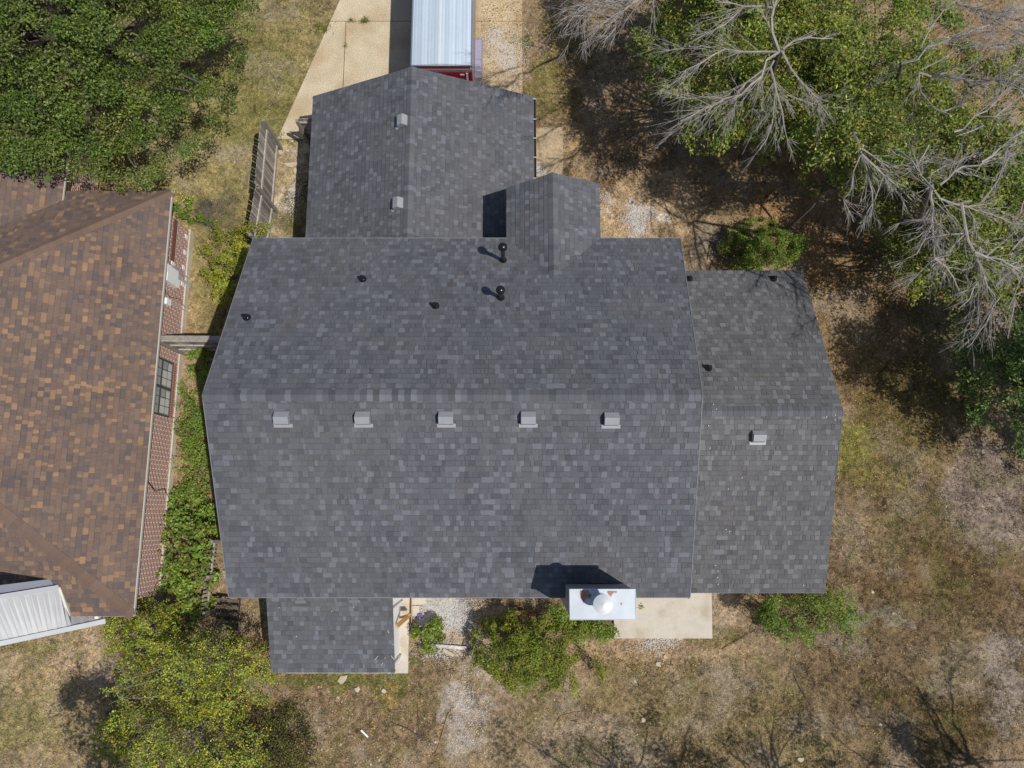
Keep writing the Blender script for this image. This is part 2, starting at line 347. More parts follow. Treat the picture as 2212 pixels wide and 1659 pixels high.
def shingle(mb, corners, e1, up, pal, expo=.143, seed=1, lift=.0, tabw=(.08, .175)):
    """corners: convex 3D polygon; e1 direction of the eave, up the up-slope direction (both 3D)"""
    r = random.Random(seed)
    O = np.array(corners[0], float); e1 = np.array(e1, float); e1 /= np.linalg.norm(e1)
    n = np.array([0., 0, 1]); P = [np.array(p, float) for p in corners]
    # normal from polygon
    nn = np.zeros(3)
    for i in range(len(P)): nn += np.cross(P[i]-O, P[(i+1) % len(P)]-O)
    nn /= np.linalg.norm(nn)
    if nn[2] < 0: nn = -nn
    e2 = np.cross(nn, e1)
    if e2 @ np.array(up, float) < 0: e2 = -e2
    e2 /= np.linalg.norm(e2)
    Q = [((p-O) @ e1, (p-O) @ e2) for p in P]
    ar = sum(Q[i][0]*Q[(i+1) % len(Q)][1]-Q[(i+1) % len(Q)][0]*Q[i][1] for i in range(len(Q)))
    if ar < 0: Q = Q[::-1]
    s0 = min(q[0] for q in Q); s1 = max(q[0] for q in Q); t0 = min(q[1] for q in Q); t1 = max(q[1] for q in Q)
    # deck
    mb.add([O+e1*q[0]+e2*q[1]+nn*(lift-.004) for q in Q], [tuple(range(len(Q)))], pal[0][1])
    nr = int((t1-t0)/expo)+1
    cols, wts = pal
    for i in range(nr):
        ta = t0+i*expo; s = s0-r.random()*.3
        tb = ta+expo+.012
        last = 0
        while s < s1:
            wd = r.uniform(*tabw); 
            if r.random() < .14: wd *= 1.7
            ci = r.choices(range(len(cols)), wts)[0]
            if ci in (4, 6) and last in (4, 6) and r.random() < .65: ci = 0
            last = ci; c = np.array(cols[ci])*r.uniform(.955, 1.045)
            hi = r.random() < .5
            h = lift+(.011 if hi else .007)+r.random()*.002
            tp = r.uniform(-.012, .012)
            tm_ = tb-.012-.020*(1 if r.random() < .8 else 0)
            cd_ = c*(r.uniform(.62, .80) if pal is not BROWN else r.uniform(.74, .9))  # printed dark band of the tab, painting the course shadow line in colour
            for part in (0, 1):
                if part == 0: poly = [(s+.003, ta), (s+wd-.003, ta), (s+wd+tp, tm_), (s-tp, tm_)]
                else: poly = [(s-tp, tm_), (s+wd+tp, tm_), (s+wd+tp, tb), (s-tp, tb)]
                inside = all(min((b[0]-a[0])*(p[1]-a[1])-(b[1]-a[1])*(p[0]-a[0]) for a, b in zip(Q, Q[1:]+Q[:1])) >= 0 for p in poly)
                if not inside: poly = clip(poly, Q)
                if len(poly) < 3: continue
                m = len(poly); vs = []
                for (a, b) in poly:
                    hh = h*(1-(b-ta)/(tb-ta))+(lift+.001)*((b-ta)/(tb-ta)); vs.append(O+e1*a+e2*b+nn*hh)
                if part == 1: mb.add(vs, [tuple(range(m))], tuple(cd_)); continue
                for (a, b) in poly: vs.append(O+e1*a+e2*b+nn*(lift-.003))
                fs = [tuple(range(m))]
                for k in range(m):
                    a, b = poly[k], poly[(k+1) % m]
                    if a[1] < ta+.02 or b[1] < ta+.02 or hi: fs.append((k, m+k, m+(k+1) % m, (k+1) % m))
                mb.add(vs, fs, tuple(c))
            s += wd
def ridge(mb, a, b, sl, sr, w_=.15, expo=.145, pal=GREY, seed=3, tone=None, lift=.012):
    """caps along a->b draped on both sides; sl, sr: down-slope unit vectors"""
    r = random.Random(seed)
    a = np.array(a, float); b = np.array(b, float); d = b-a; Ln = np.linalg.norm(d); d /= Ln
    sl = np.array(sl, float); sl /= np.linalg.norm(sl); sr = np.array(sr, float); sr /= np.linalg.norm(sr)
    t = 0
    while t < Ln:
        t2 = min(t+expo+.02, Ln); c = np.array(tone if tone is not None else r.choices(pal[0], pal[1])[0])*r.uniform(.9, 1.1)
        h0 = lift+.014; h1 = lift+.004; z = np.array([0, 0, 1.])
        A = a+d*t; B = a+d*t2
        vs = [A+sl*w_+z*(h0-.004), A+z*(h0+.004), A+sr*w_+z*(h0-.004), B+sl*w_+z*h1, B+z*(h1+.006), B+sr*w_+z*h1]
        vs += [v-z*.03 for v in vs]
        mb.add(vs, [(0, 1, 4, 3), (1, 2, 5, 4), (0, 6, 7, 1), (1, 7, 8, 2), (3, 9, 6, 0), (2, 8, 11, 5), (3, 4, 10, 9), (4, 5, 11, 10)], tuple(c))
        t += expo
    return mb
def fascia(mb, pts, t=.03, h=.16, c=None):
    for a, b in zip(pts, pts[1:]):
        a = np.array(a, float)-[0, 0, h/2+.022]; b = np.array(b, float)-[0, 0, h/2+.022]; cn = np.array(c, float) if c is not None else np.mean([np.array(p, float) for p in pts], 0); o_ = cn-(a+b)/2; o_[2] = 0; dd = b-a; dd[2] = 0; dd /= np.linalg.norm(dd)+1e-9; o_ = o_-dd*(o_ @ dd); nn_ = np.linalg.norm(o_); o_ = o_/nn_*.03 if nn_ > .3 else o_*0; mb.bar(a+o_, b+o_, t, h)

house = thing('shingled_house', 'large house under grey shingle roofs with a metal-topped chimney and a lean-to porch', 'house', (-1.3, 2.6, 0))
ZE, ZR, YR = 4.5, 6.9, 2.62
NW = at(550, 516, ZE); NE = at(1470, 512, ZE); SW = at(492, 1283, ZE); SE = at(1490, 1297, ZE); RW = at(437, 858, ZR); RE = at(1515, 847, ZR)
NW[0] = SW[0] = RW[0] = -7.11; RW[1] = RE[1] = 2.64; RE[0] = 4.38; NE[0] = 4.63; SE[0] = 4.47; NW[1] = NE[1] = 7.40; SW[1] = SE[1] = -2.12
roof = MB()
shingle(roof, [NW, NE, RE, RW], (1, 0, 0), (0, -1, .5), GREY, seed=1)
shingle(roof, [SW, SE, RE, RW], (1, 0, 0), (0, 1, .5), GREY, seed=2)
roofo = roof.build('roof', M['shingle'], house)
ridge(MB(), RW, RE, (0, 1, -.5), (0, -1, -.5), .15).build('ridge_cap', M['shingle'], roofo)
fa = MB(); fascia(fa, [NW, NE]); fascia(fa, [SW, SE]); fascia(fa, [NW, RW, SW], c=(-1.3, 2.6, 0)); fascia(fa, [NE, RE, SE], c=(-1.3, 2.6, 0)); fa.build('fascia', M['trimgrey'], roofo)
M['drip'] = mat('aluminium_drip_edge', color=(.155, .155, .16), rough=.6)
de = MB(); up3 = np.array([0, 0, .004])
for a_, b_ in ((NE, RE), (RE, SE), (SE, SW), (NW, NE), (NW, RW), (RW, SW)): de.bar(a_+up3, b_+up3, .020, .022)
de.build('drip_edge', M['drip'], roofo)
WGREY = ([tuple(np.array(c)*np.array([1.09, 1.06, .99])) for c in GREY[0]], GREY[1])
# east wing
a0 = at(1478, 585, 2.4); a1 = at(1735, 585, 2.4); a2 = at(1780, 1280, 2.4); a3 = at(1495, 1275, 2.4); r1 = at(1820, 888, 4.3)
a1[0] = 8.82; a2[0] = 8.76; a0[0] = a3[0] = 4.0; r1[0] = 8.80; r0 = np.array([4.0, r1[1], 4.3]); a0[1] = a1[1] = 7.2; a2[1] = -2.23; a3[1] = -2.20
wr = MB()
wa = np.array([4.0, a2[1], 2.4])
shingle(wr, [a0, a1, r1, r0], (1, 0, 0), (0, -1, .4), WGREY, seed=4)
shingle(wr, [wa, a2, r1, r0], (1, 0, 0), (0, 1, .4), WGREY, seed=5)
wro = wr.build('wing_roof', M['shingle'], house)
ridge(MB(), r0, r1, (0, 1, -.42), (0, -1, -.42), .15, seed=9).build('ridge_cap', M['shingle'], wro)
fa = MB(); fascia(fa, [a0, a1]); fascia(fa, [wa, a2]); fascia(fa, [a1, r1, a2], c=(6, 2.6, 0)); fa.build('fascia', M['trimgrey'], wro)
# garage
gw, ge, gn, gs = -6.32, .66, 13.0, 7.0; gx = -2.97; gz = 3.92
gr_ = MB()
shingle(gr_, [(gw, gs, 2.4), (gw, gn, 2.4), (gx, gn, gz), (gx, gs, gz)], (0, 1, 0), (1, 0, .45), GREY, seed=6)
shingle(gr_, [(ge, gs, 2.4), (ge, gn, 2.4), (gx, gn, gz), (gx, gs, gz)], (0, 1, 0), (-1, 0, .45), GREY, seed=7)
gro = gr_.build('garage_roof', M['shingle'], house)
ridge(MB(), (gx, gn, gz), (gx, gs, gz), (-1, 0, -.45), (1, 0, -.42), .15, seed=8).build('ridge_cap', M['shingle'], gro)
fa = MB(); fascia(fa, [(gw, gs, 2.4), (gw, gn, 2.4), (gx, gn, gz), (ge, gn, 2.4), (ge, gs, 2.4)]); fa.build('fascia', M['trimgrey'], gro)
# cross gable
xw, xe, xn, xr, xz = -.15, 2.43, 9.0, 1.1, 5.16; ys = 6.06
xg = MB(); xze = 4.5
k = (ZR-ZE)/(NE[1]-2.64)
def mz(y): return ZE+(NE[1]-y)*k
yv = NE[1]-(xz-ZE)/k
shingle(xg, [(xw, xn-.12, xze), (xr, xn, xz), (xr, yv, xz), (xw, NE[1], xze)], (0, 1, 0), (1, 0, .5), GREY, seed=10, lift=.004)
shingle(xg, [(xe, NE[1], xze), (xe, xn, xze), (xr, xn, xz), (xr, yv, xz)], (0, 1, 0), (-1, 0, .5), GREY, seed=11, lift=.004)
xo = xg.build('gable_roof', M['shingle'], house)
ridge(MB(), (xr, xn, xz), (xr, yv, xz), (-1, 0, -.53), (1, 0, -.5), .15, seed=12).build('ridge_cap', M['shingle'], xo)
fa = MB(); fascia(fa, [(xw, NE[1], xze), (xw, xn-.12, xze), (xr, xn, xz), (xe, xn, xze), (xe, NE[1], xze)]); fa.build('fascia', M['trimgrey'], xo)
# porch lean-to
zn, zs = 2.75, 1.95
p0 = at(575, 1287, zn); p1 = at(845, 1287, zn); p2 = at(592, 1453, zs); p3 = at(856, 1455, zs)
p2[0] = p0[0] = -6.76; p1[0] = p3[0] = -3.29; p3[1] = p2[1]
sl_ = (zn-zs)/(p0[1]-p2[1]); p0[1] += .5; p1[1] = p0[1]; p0[2] = p1[2] = zn+.5*sl_
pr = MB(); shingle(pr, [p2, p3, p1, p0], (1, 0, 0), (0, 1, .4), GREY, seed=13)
pro = pr.build('porch_roof', M['shingle'], house)
fa = MB(); fascia(fa, [p0, p2, p3, p1], h=.12); fa.build('fascia', M['trimgrey'], pro)
# brackets / posts of the porch
po = MB(); xb = -3.42
MB().bar((xb, -2.75, .1), (xb, -2.75, 2.4), .09, .09).build('post', M['white'], pro); MB().bar((xb, -4.35, .1), (xb, -4.35, 1.85), .09, .09).build('post', M['white'], pro)
po = MB(); po.bar(at(858, 1336, .13), at(884, 1306+22, 1.1), .05, .1); po.bar(at(886, 1327, .5), at(858, 1352, 1.2), .13, .05)
po.build('brace', M['newwood'], pro)
po = MB(); po.box(-3.5, -3.44, -4.5, -2.0, .1, 1.75); po.build('panel', M['white'], pro)
bk = MB(); bk.bar(at(889, 1286, .15), at(889, 1345, .15), .03, .05); bk.build('edge_strip', M['newwood'], pro)
# walls
wl = MB()
wl.box(-6.8, 4.2, -1.75, 7.05, -.1, ZE-.12)
wl.box(4.2, 8.45, -1.85, 6.85, -.1, 2.25); wl.box(-6.0, .35, 7.05, 12.6, -.1, 2.25); wl.box(.1, 2.2, 7.05, 8.6, -.1, ZE-.15)
for X in (-6.8, 4.2): wl.add([(X-.002, -1.75, ZE-.13), (X-.002, 7.05, ZE-.13), (X-.002, 2.64, ZR-.2)], [(0, 1, 2)])
wl.add([(8.45, -1.85, 2.24), (8.45, 6.85, 2.24), (8.45, 2.63, 4.1)], [(0, 1, 2)])
wl.add([(-6.0, 12.6, 2.24), (.35, 12.6, 2.24), (gx, 12.6, 3.75)], [(0, 1, 2)])
wl.add([(.1, 8.6, ZE-.16), (2.2, 8.6, ZE-.16), (xr, 8.6, 5.0)], [(0, 1, 2)])
wl.build('wall', M['siding'], house)
for (xa, xb, za, zb, y_) in ((-2.2, -.8, .9, 2.1, -1.75), (3.0, 4.1, .12, 2.15, -1.75), (5.2, 6.4, .9, 2.0, -1.85), (7.0, 7.8, .9, 2.0, -1.85), (-6.3, -5.2, .9, 2.0, 7.05)):
    sg = -1 if y_ < 0 else 1; wf_ = MB()
    for b4 in ((xa-.06, xb+.06, zb, zb+.06), (xa-.06, xb+.06, za-.06, za), (xa-.06, xa, za, zb), (xb, xb+.06, za, zb), ((xa+xb)/2-.02, (xa+xb)/2+.02, za, zb)):
        wf_.box(b4[0], b4[1], min(y_, y_+sg*.03), max(y_, y_+sg*.03), b4[2], b4[3])
    wfo = wf_.build('window' if za > .5 else 'patio_door', M['white'], house); MB().box(xa, xb, min(y_, y_+sg*.012), max(y_, y_+sg*.012), za, zb).build('pane', M['glass'], wfo)
gd = MB(); gd.box(-5.3, -.4, 12.6, 12.64, .04, 2.1)
for i in range(4): gd.box(-5.28, -.42, 12.64, 12.66, .08+i*.51, .54+i*.51)
gd.build('garage_door', M['white'], house)
# garage gutter
gu = MB(); gu.box(ge+.0, ge+.012, 9.0, gn-.02, 2.27, 2.37); gu.box(ge+.09, ge+.105, 9.0, gn-.02, 2.28, 2.38); gu.box(ge+.012, ge+.09, 9.0, gn-.02, 2.268, 2.28)
guo = gu.build('gutter', M['guttercol'], house)
for y in (12.9, 12.2, 11.55, 10.9, 10.2): MB().box(ge-.01, ge+.11, y, y+.03, 2.385, 2.395).build('strap', M['galv'], guo)

# box vents
def plane_pt(u, v, p, n):
    d_ = ray(u, v); n = np.array(n, float); t = ((np.array(p)-np.array([0, 0, H])) @ n)/(d_ @ n); return np.array([0, 0, H])+d_*t
kS = (ZR-ZE)/(2.64-SE[1]); kS = (ZR-ZE)/(2.64+2.1)
PL = dict(S=(RW, (0, -kS, 1)), N=(RW, (0, k, 1)), WN=(r0, (0, (4.3-2.4)/(7.2-r0[1]), 1)), WS=(r0, (0, -(4.3-2.4)/(r0[1]+2.2), 1)), GW=((gx, gn, gz), (-(gz-2.4)/(gx-gw), 0, 1)), P=(p2, (0, -sl_, 1)))
def frame(key):
    p, n = PL[key]; n = np.array(n, float); n /= np.linalg.norm(n)
    dn = np.array([n[0], n[1], 0]); dn /= np.linalg.norm(dn); dn = dn-n*(dn @ n); dn /= np.linalg.norm(dn)   # down slope
    sd = np.cross(n, dn); return n, dn, sd
def box_vent(u, v, key, s=.34, name='roof_vent', m='vent', hgt=.19):
    c = plane_pt(u, v, *PL[key]); n, dn, sd = frame(key)
    loc = lambda a, b, h: c+sd*a+dn*b+n*h
    b = MB(); w2 = s/2
    prof = [(-.18, .02), (-.18, .05), (-.09, hgt+.01), (.085, hgt-.01), (.16, .025)]
    vs = [loc(-w2, x, h) for x, h in prof]+[loc(w2, x, h) for x, h in prof]; m_ = len(prof)
    b.add(vs, [tuple(range(m_))[::-1], tuple(range(m_, 2*m_))]+[(i, i+1, m_+i+1, m_+i) for i in range(m_-1)]+[(m_-1, 0, m_, 2*m_-1)])
    o = b.build(name, M[m], house, bevel=.006)
    f = MB(); q = [loc(-w2-.05, .13, .020), loc(w2+.05, .13, .020), loc(w2+.05, .225, .022), loc(-w2-.05, .225, .022)]
    q2 = [p+n*.008 for p in q]; f.add(q+q2, [(3, 2, 1, 0), (4, 5, 6, 7), (0, 1, 5, 4), (1, 2, 6, 5), (2, 3, 7, 6), (3, 0, 4, 7)])
    f.build('flange', M['vent'] if m == 'vent' else M[m], o)
for u in (611, 785, 964, 1141, 1320): box_vent(u, 903+(u > 1200)*2, 'S')
box_vent(1637, 943, 'WS')
box_vent(870, 264, 'GW', .32); box_vent(861, 442, 'GW', .32)
box_vent(649, 1286, 'P', .20, m='trimgrey', hgt=.07); box_vent(766, 1285, 'P', .20, m='trimgrey', hgt=.07)
# small pipes with boots
def pipe(u, v, key, h=.22, r_=.045, ball=0, seed=0):
    c = plane_pt(u, v, *PL[key]); n, dn, sd = frame(key)
    b = MB(); b.tube([c-[0, 0, .05], c+[0, 0, h]], [r_, r_], 14)
    if ball == 0:
        b.tube([c+[0, 0, h-.0], c+[0, 0, h+.01]], [r_*1.12, r_*1.12], 14)
    o = b.build('vent_pipe', M['darkmetal'], house, smooth=False)
    f = MB(); f.lathe(c+n*.012, [(.10, -.05), (.098, .03), (.07, .06), (r_+.008, .085)], 18)
    f.build('boot', M['darkmetal'], o, smooth=True)
    if ball:
        g_ = MB(); R = ball; g_.lathe(c+[0, 0, h+R*.55], [(max(.001, R*sin(t)), -R*cos(t)*.92) for t in np.linspace(.35, pi, 14)], 24)
        g_.build('ball_cap', M['darkmetal'], o, smooth=True)
pipe(1087, 563, 'N', .92, .058, .12); pipe(1082, 644, 'N', .60, .058, .115)
for u, v in ((784, 604), (941, 662), (534, 687)): pipe(u, v, 'N')
for u, v in ((1489, 603), (1671, 603)): pipe(u, v, 'WN', .18)
pipe(1530, 796, 'WN')
# chimney
cz = 6.33; c0 = at(1231, 1273.5, cz); c1 = at(1374, 1338, cz); X0, X1, Y1, Y0 = c0[0], c1[0], c0[1], c1[1]
ch = MB(); ch.box(X0+.02, X1-.02, Y0+.02, Y1-.02, 0, cz-.03)
for i in range(1, 6):
    x = X0+.02+(X1-X0-.04)*i/6; ch.box(x-.008, x+.008, Y1-.02, Y1-.012, 3.5, cz-.04)
cho = ch.build('chimney', M['vent'], house)
cp = MB(); n_ = 14
cp.box(X0, X1, Y0, Y1, cz-.06, cz)
cp.box(X0-.01, X1+.01, Y1, Y1+.012, cz-.08, cz+.012); cp.box(X0-.01, X1+.01, Y0-.012, Y0, cz-.08, cz+.012)
cp.box(X0-.012, X0, Y0, Y1, cz-.08, cz+.012); cp.box(X1, X1+.012, Y0, Y1, cz-.08, cz+.012)
cp.build('chimney_cover', M['galv'], cho)
rmat = mat('rust', color=C(178, 138, 116), rough=.9, blotch=.3, bscale=9, grain=.2, gscale=40)
for pts in (((1253, 1275), (1271, 1275.5), (1276, 1284), (1270, 1291), (1264, 1297), (1261, 1304), (1258, 1298), (1254, 1292), (1252, 1284)), ((1312, 1276), (1333, 1277), (1332, 1281), (1326, 1280), (1322, 1285), (1320, 1290), (1315, 1285), (1312, 1281)), ((1272, 1285), (1278, 1283), (1277, 1291), (1270, 1294)), ((1341, 1301), (1344, 1303), (1343, 1308), (1340, 1305))):
    pp = [at(u, v, cz+.003) for u, v in pts]; MB().add(pp, [tuple(range(len(pp)))[::-1]]).build('rust_stain', rmat, cho)
fc = at(1303, 1306, cz+.5); fl = MB(); fl.lathe((fc[0], fc[1], cz), [(.20, 0), (.17, .03), (.145, .06), (.145, .36), (.15, .365), (.15, .43)], 28); flo = fl.build('flue', M['galv'], cho, smooth=False)
cpp = MB(); cpp.lathe((fc[0], fc[1], cz+.44), [(.20, 0), (.215, .005), (.215, .03), (.13, .07), (.004, .12)], 32); 
cpp.build('flue_cap', mat('bright_flue_cap', color=(.60, .60, .62), rough=.5, metal=.2), cho, smooth=False)
# cricket behind the chimney (small shingled saddle)
cr = MB(); xm = (X0+X1)/2; yb = Y1; zb = plane_pt(1300, 1262, *PL['S'])[2]
ztop = zb+.20
def mzS(y): return ZR-(2.64-y)*kS
yr_ = 2.64-(ZR-ztop)/kS
A_ = (X0-.05, yb, mzS(yb)+.01); B_ = (X1+.05, yb, mzS(yb)+.01); T0 = (xm, yb, ztop); T1 = (xm, yr_, ztop+.01)
shingle(cr, [A_, T0, T1], (0, 1, 0), (1, 0, .5), GREY, seed=20, lift=.01); shingle(cr, [B_, T0, T1], (0, 1, 0), (-1, 0, .5), GREY, seed=21, lift=.01)
cr.build('cricket', M['shingle'], roofo)
# twigs and chips on the roofs belong to no thing: leave as stuff
chips = MB(); r = random.Random(5)
def chip(u, v, key, L_=.12, a=0, c=(.55, .5, .38)):
    c0_ = plane_pt(u, v, *PL[key]); n, dn, sd = frame(key); d_ = sd*cos(a)+dn*sin(a)
    chips.bar(c0_+n*.03, c0_+d_*L_+n*.035, .012, .008, c, up=n)
for u, v, L_, a in ((882, 1418, .16, -.8), (897, 1418, .14, .9), (930, 1430, .08, -.7)): pass
for u, v, L_, a in ((810, 1424, .16, -.9), (845, 1415, .15, .9), (831, 1421, .05, -.7), (824, 1436, .1, -1.1), (838, 1360, .09, 1.2), (716, 1320, .05, -.8), (602, 1312, .04, -.5), (763, 1310, .04, 0), (848, 1390, .05, 0), (640, 1372, .04, 1)): chip(u, v, 'P', L_, a, (.62, .58, .45))
for u, v in ((1540, 876), (1546, 886), (1531, 918), (1574, 1055), (1534, 966), (1569, 1142), (1574, 1147), (1602, 1030), (1546, 1220), (1550, 1245), (1552, 1260), (1549, 1232), (1803, 895), (1802, 905), (1785, 898), (1735, 1262)):
    chip(u, v, 'WS' if v > 890 else 'WN', .035, r.random()*3, (.75, .72, .62))
tag(chips.build('roof_debris', M['dullleaf']), 'pale chips and twigs lying on the porch and wing shingles', 'debris', kind='stuff')

# ------------------------------------------------------------------ neighbour house
nb = thing('brick_house', 'neighbouring brick house with a brown shingle hip roof and white metal patio cover', 'house', (-15, 4, 0))
EX, YN, YS_, EZ = -10.55, 9.78, -2.86, 2.4; pE = .45
kn, ks = .80, .93
L_ = (YN-YS_)/(kn+ks); rx = EX-L_; ry = YN-kn*L_; rz = EZ+pE*L_
A = (EX, YN, EZ); B = (EX, YS_, EZ); Rr = (rx, ry, rz); WX = -26.0; Rw = (WX, ry, rz)
nr_ = MB()
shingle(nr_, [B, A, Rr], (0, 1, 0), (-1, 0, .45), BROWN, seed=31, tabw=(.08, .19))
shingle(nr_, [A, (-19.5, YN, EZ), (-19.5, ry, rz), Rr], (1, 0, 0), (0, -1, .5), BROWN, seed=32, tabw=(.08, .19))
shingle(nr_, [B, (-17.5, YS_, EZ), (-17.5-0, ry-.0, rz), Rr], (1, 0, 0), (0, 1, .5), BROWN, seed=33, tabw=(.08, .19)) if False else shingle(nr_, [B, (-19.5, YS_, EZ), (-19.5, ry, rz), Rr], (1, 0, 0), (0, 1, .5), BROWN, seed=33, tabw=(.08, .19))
nro = nr_.build('roof', M['nshingle'], nb)
rc = MB(); tone = np.array(C(124, 102, 88))
ridge(rc, A, Rr, (-1, 0, .0), (0, -1, 0), .01, tone=tone) if False else None
def hipcap(mb, a, b, n1, n2, seed):
    d_ = np.array(b, float)-np.array(a, float); s1 = np.cross(d_, n1); s2 = np.cross(d_, n2)
    if s1[2] > 0: s1 = -s1
    if s2[2] > 0: s2 = -s2
    ridge(mb, a, b, s1, s2, .17, expo=.2, tone=tone, seed=seed, lift=.010)
nE = np.array([pE, 0, 1.]); nN = np.array([0, pE/kn, 1.]); nS = np.array([0, -pE/ks, 1.])
hipcap(rc, A, Rr, nE, nN, 41); hipcap(rc, B, Rr, nE, nS, 42)
rc.build('ridge_cap', M['nshingle'], nro)
# projecting front wing (its roof slopes east)
wx = -13.75; wy0 = 9.2
fr = MB(); shingle(fr, [(wx, wy0, EZ+.25), (wx, 20, EZ+.25), (wx-3.5, 20, EZ+.25+3.5*pE), (wx-3.5, wy0-3.2, EZ+.25+3.5*pE)], (0, 1, 0), (-1, 0, .5), BROWN, seed=34, tabw=(.08, .19), lift=.004)
fr.build('wing_roof', M['nshingle'], nb)
fa = MB(); fascia(fa, [B, A], t=.02, h=.1); fa.bar((EX+.02, YS_, EZ-.01), (EX+.02, YN, EZ-.01), .035, .03); fascia(fa, [A, (-13.7, YN, EZ)]); fascia(fa, [B, (-19, YS_, EZ)])
fa.bar((wx+.02, wy0, EZ+.22), (wx+.02, 20, EZ+.22), .035, .05); fa.build('fascia', mat('cream_drip_edge', color=(.42, .39, .34), rough=.6), nb)
wx_ = -10.95
wl = MB(); wl.box(-22, wx_, YS_+.35, YN-.4, .22, EZ-.05); wl.box(-22, wx-.45, 9.3, 20, .22, EZ+.15); wl.build('wall', M['brick'], nb)
fd = MB(); fd.box(-22.02, wx_+.05, YS_+.3, YN-.35, -.1, .22); fd.build('foundation', M['concrete'], nb)
# window in the brick wall
wy1, wy2, wz0, wz1 = 2.99, 4.66, .62, 1.95
fm = MB(); X = wx_+.02
fm.box(X, X+.03, wy1-.05, wy2+.05, wz0-.05, wz0); fm.box(X, X+.03, wy1-.05, wy2+.05, wz1, wz1+.05)
fm.box(X, X+.03, wy1-.05, wy1, wz0, wz1); fm.box(X, X+.03, wy2, wy2+.05, wz0, wz1)
fm.box(X, X+.032, (wy1+wy2)/2-.04, (wy1+wy2)/2+.04, wz0, wz1); fm.box(X, X+.028, wy1, wy2, 1.25, 1.33)
for s_ in (0, 1):
    ya = wy1 if s_ == 0 else (wy1+wy2)/2+.04
    for j in (1, 2): y = ya+.795*j/3; fm.box(X, X+.018, y-.009, y+.009, wz0, wz1)
for z in (.92, 1.62): fm.box(X, X+.016, wy1, wy2, z-.009, z+.009)
fmo = fm.build('window', M['winframe'], nb)
pn = MB(); pn.box(X-.02, X+.006, wy1, wy2, wz0, wz1); pn.build('pane', M['glass'], fmo)
bl = MB()
for s_ in (0, 1):
    ya = wy1 if s_ == 0 else (wy1+wy2)/2+.04
    bl.box(X+.008, X+.012, ya+.05, ya+.50, .66, 1.22); bl.box(X+.008, X+.012, ya+.5, ya+.76, .66, .85)
bl.build('blind', mat('pale_blind', color=(.5, .5, .47), rough=.6), fmo)
sill = MB()
for i in range(24): y = wy1-.05+i*.073; sill.box(X-.01, X+.05, y, y+.056, .42, .57)
sill.build('sill', mat('sill_brick', color=(.36, .16, .12), rough=.85), fmo)
# meter boxes, conduits and caps on that wall
for q_ in ((.16, 7.12, 7.40, .92, 1.75), (.14, 7.41, 7.66, 1.0, 1.75), (.11, 6.42, 6.62, 1.25, 1.55)): MB().box(X, X+q_[0], *q_[1:]).build('meter_box', M['white'], nb, bevel=.008)
for q_ in ((7.54, .96, .045), (7.75, 1.3, .02), (6.6, 1.3, .018)): MB().tube([(X+.05, q_[0], q_[1]), (X+.05, q_[0]-.02, 0)], q_[2], 8).build('conduit', M['galv'], nb)
MB().tube([(X+.03, 6.9, 1.8), (X+.03, 6.75, 1.2), (X+.03, 6.85, .6), (X+.03, 6.7, .1)], .010, 5).build('cable', M['black'], nb)
MB().tube([(X+.03, .9, 1.6), (X+.05, .6, 1.1), (X+.03, .7, .5), (X+.05, .4, .15)], .010, 5).build('cable', M['black'], nb)
for y in (9.07, 8.52, 7.99, 7.42): MB().box(X, X+.02, y-.07, y+.07, .35, .52).build('wall_plate', M['white'], nb)
MB().box(X, X+.03, 7.80, 7.92, 1.12, 1.3).build('wall_plate', M['white'], nb)
cr_ = MB()
for i in range(26): y = 7.8+i*.06; cr_.box(X-.015, X+.008, y, y+.045, 1.08, 1.32)
cr_.build('brick_band', mat('band_brick', color=(.17, .07, .055), rough=.85), nb)
# white metal patio cover
pcv = MB(); rngp = random.Random(3)
q0 = at(128, 1268, 2.75); q1 = at(-260, 1332, 5.7); q2 = at(-260, 1440, 5.0); q3 = at(226, 1337, 2.15); q4 = at(147, 1330, 2.45)
def lerp(a, b, t): return a+(b-a)*t
e0 = q3; e1_ = q2; f0 = q0; f1 = q1
def atx(a, b, x): return lerp(a, b, (x-a[0])/(b[0]-a[0]))
xs_ = np.arange(min(e1_[0], f1[0])+.3, e0[0], .085)
for i, x_ in enumerate(xs_):
    def pair(x):
        e = atx(e0, e1_, x); xt = x-.22
        f = atx(f0, f1, xt) if xt < f0[0] else (lerp(f0, q4, (xt-f0[0])/(q4[0]-f0[0])) if xt < q4[0] else lerp(q4, q3, min(1, (xt-q4[0])/(q3[0]-.22-q4[0]))))
        return e, f
    (a_, d2), (b_, c2) = pair(x_), pair(min(x_+.085, e0[0]))
    c_ = (.42, .42, .42) if i % 2 else (.385, .385, .388); z_ = np.array([0, 0, .01 if i % 2 else 0])
    V_ = [a_+z_, b_+z_, c2+z_, d2+z_]; V_ = V_+[p-np.array([0, 0, .04]) for p in V_]
    pcv.add(V_, [(3, 2, 1, 0), (4, 5, 6, 7), (0, 1, 5, 4), (1, 2, 6, 5), (2, 3, 7, 6), (3, 0, 4, 7)], c_)
pco = pcv.build('patio_cover', M['patiometal'], nb)
tr = MB(); up_ = np.array([0, 0, .02])
tr.bar(e0+[.02, -.06, 0], e1_+[0, -.06, 0], .13, .1, (.41, .415, .43)); tr.bar(f0+up_, f1+up_, .12, .09, (.41, .415, .43)); tr.bar(f0+[0.03, 0, .03], q4+[.06, 0, .03], .07, .07, (.55, .54, .49))
tr.bar(f0+[-.05, .14, -.05], f1+[0, .28, -.05], .2, .05, (.20, .21, .25))
tr.build('trim', M['patiometal'], pco)
ps = MB()
for t in (.05, .5, .95):
    e = lerp(e0, e1_, t); MB().bar((e[0], e[1]+.1, 0), (e[0], e[1]+.1, e[2]-.05), .09, .09).build('post', M['white'], pco)

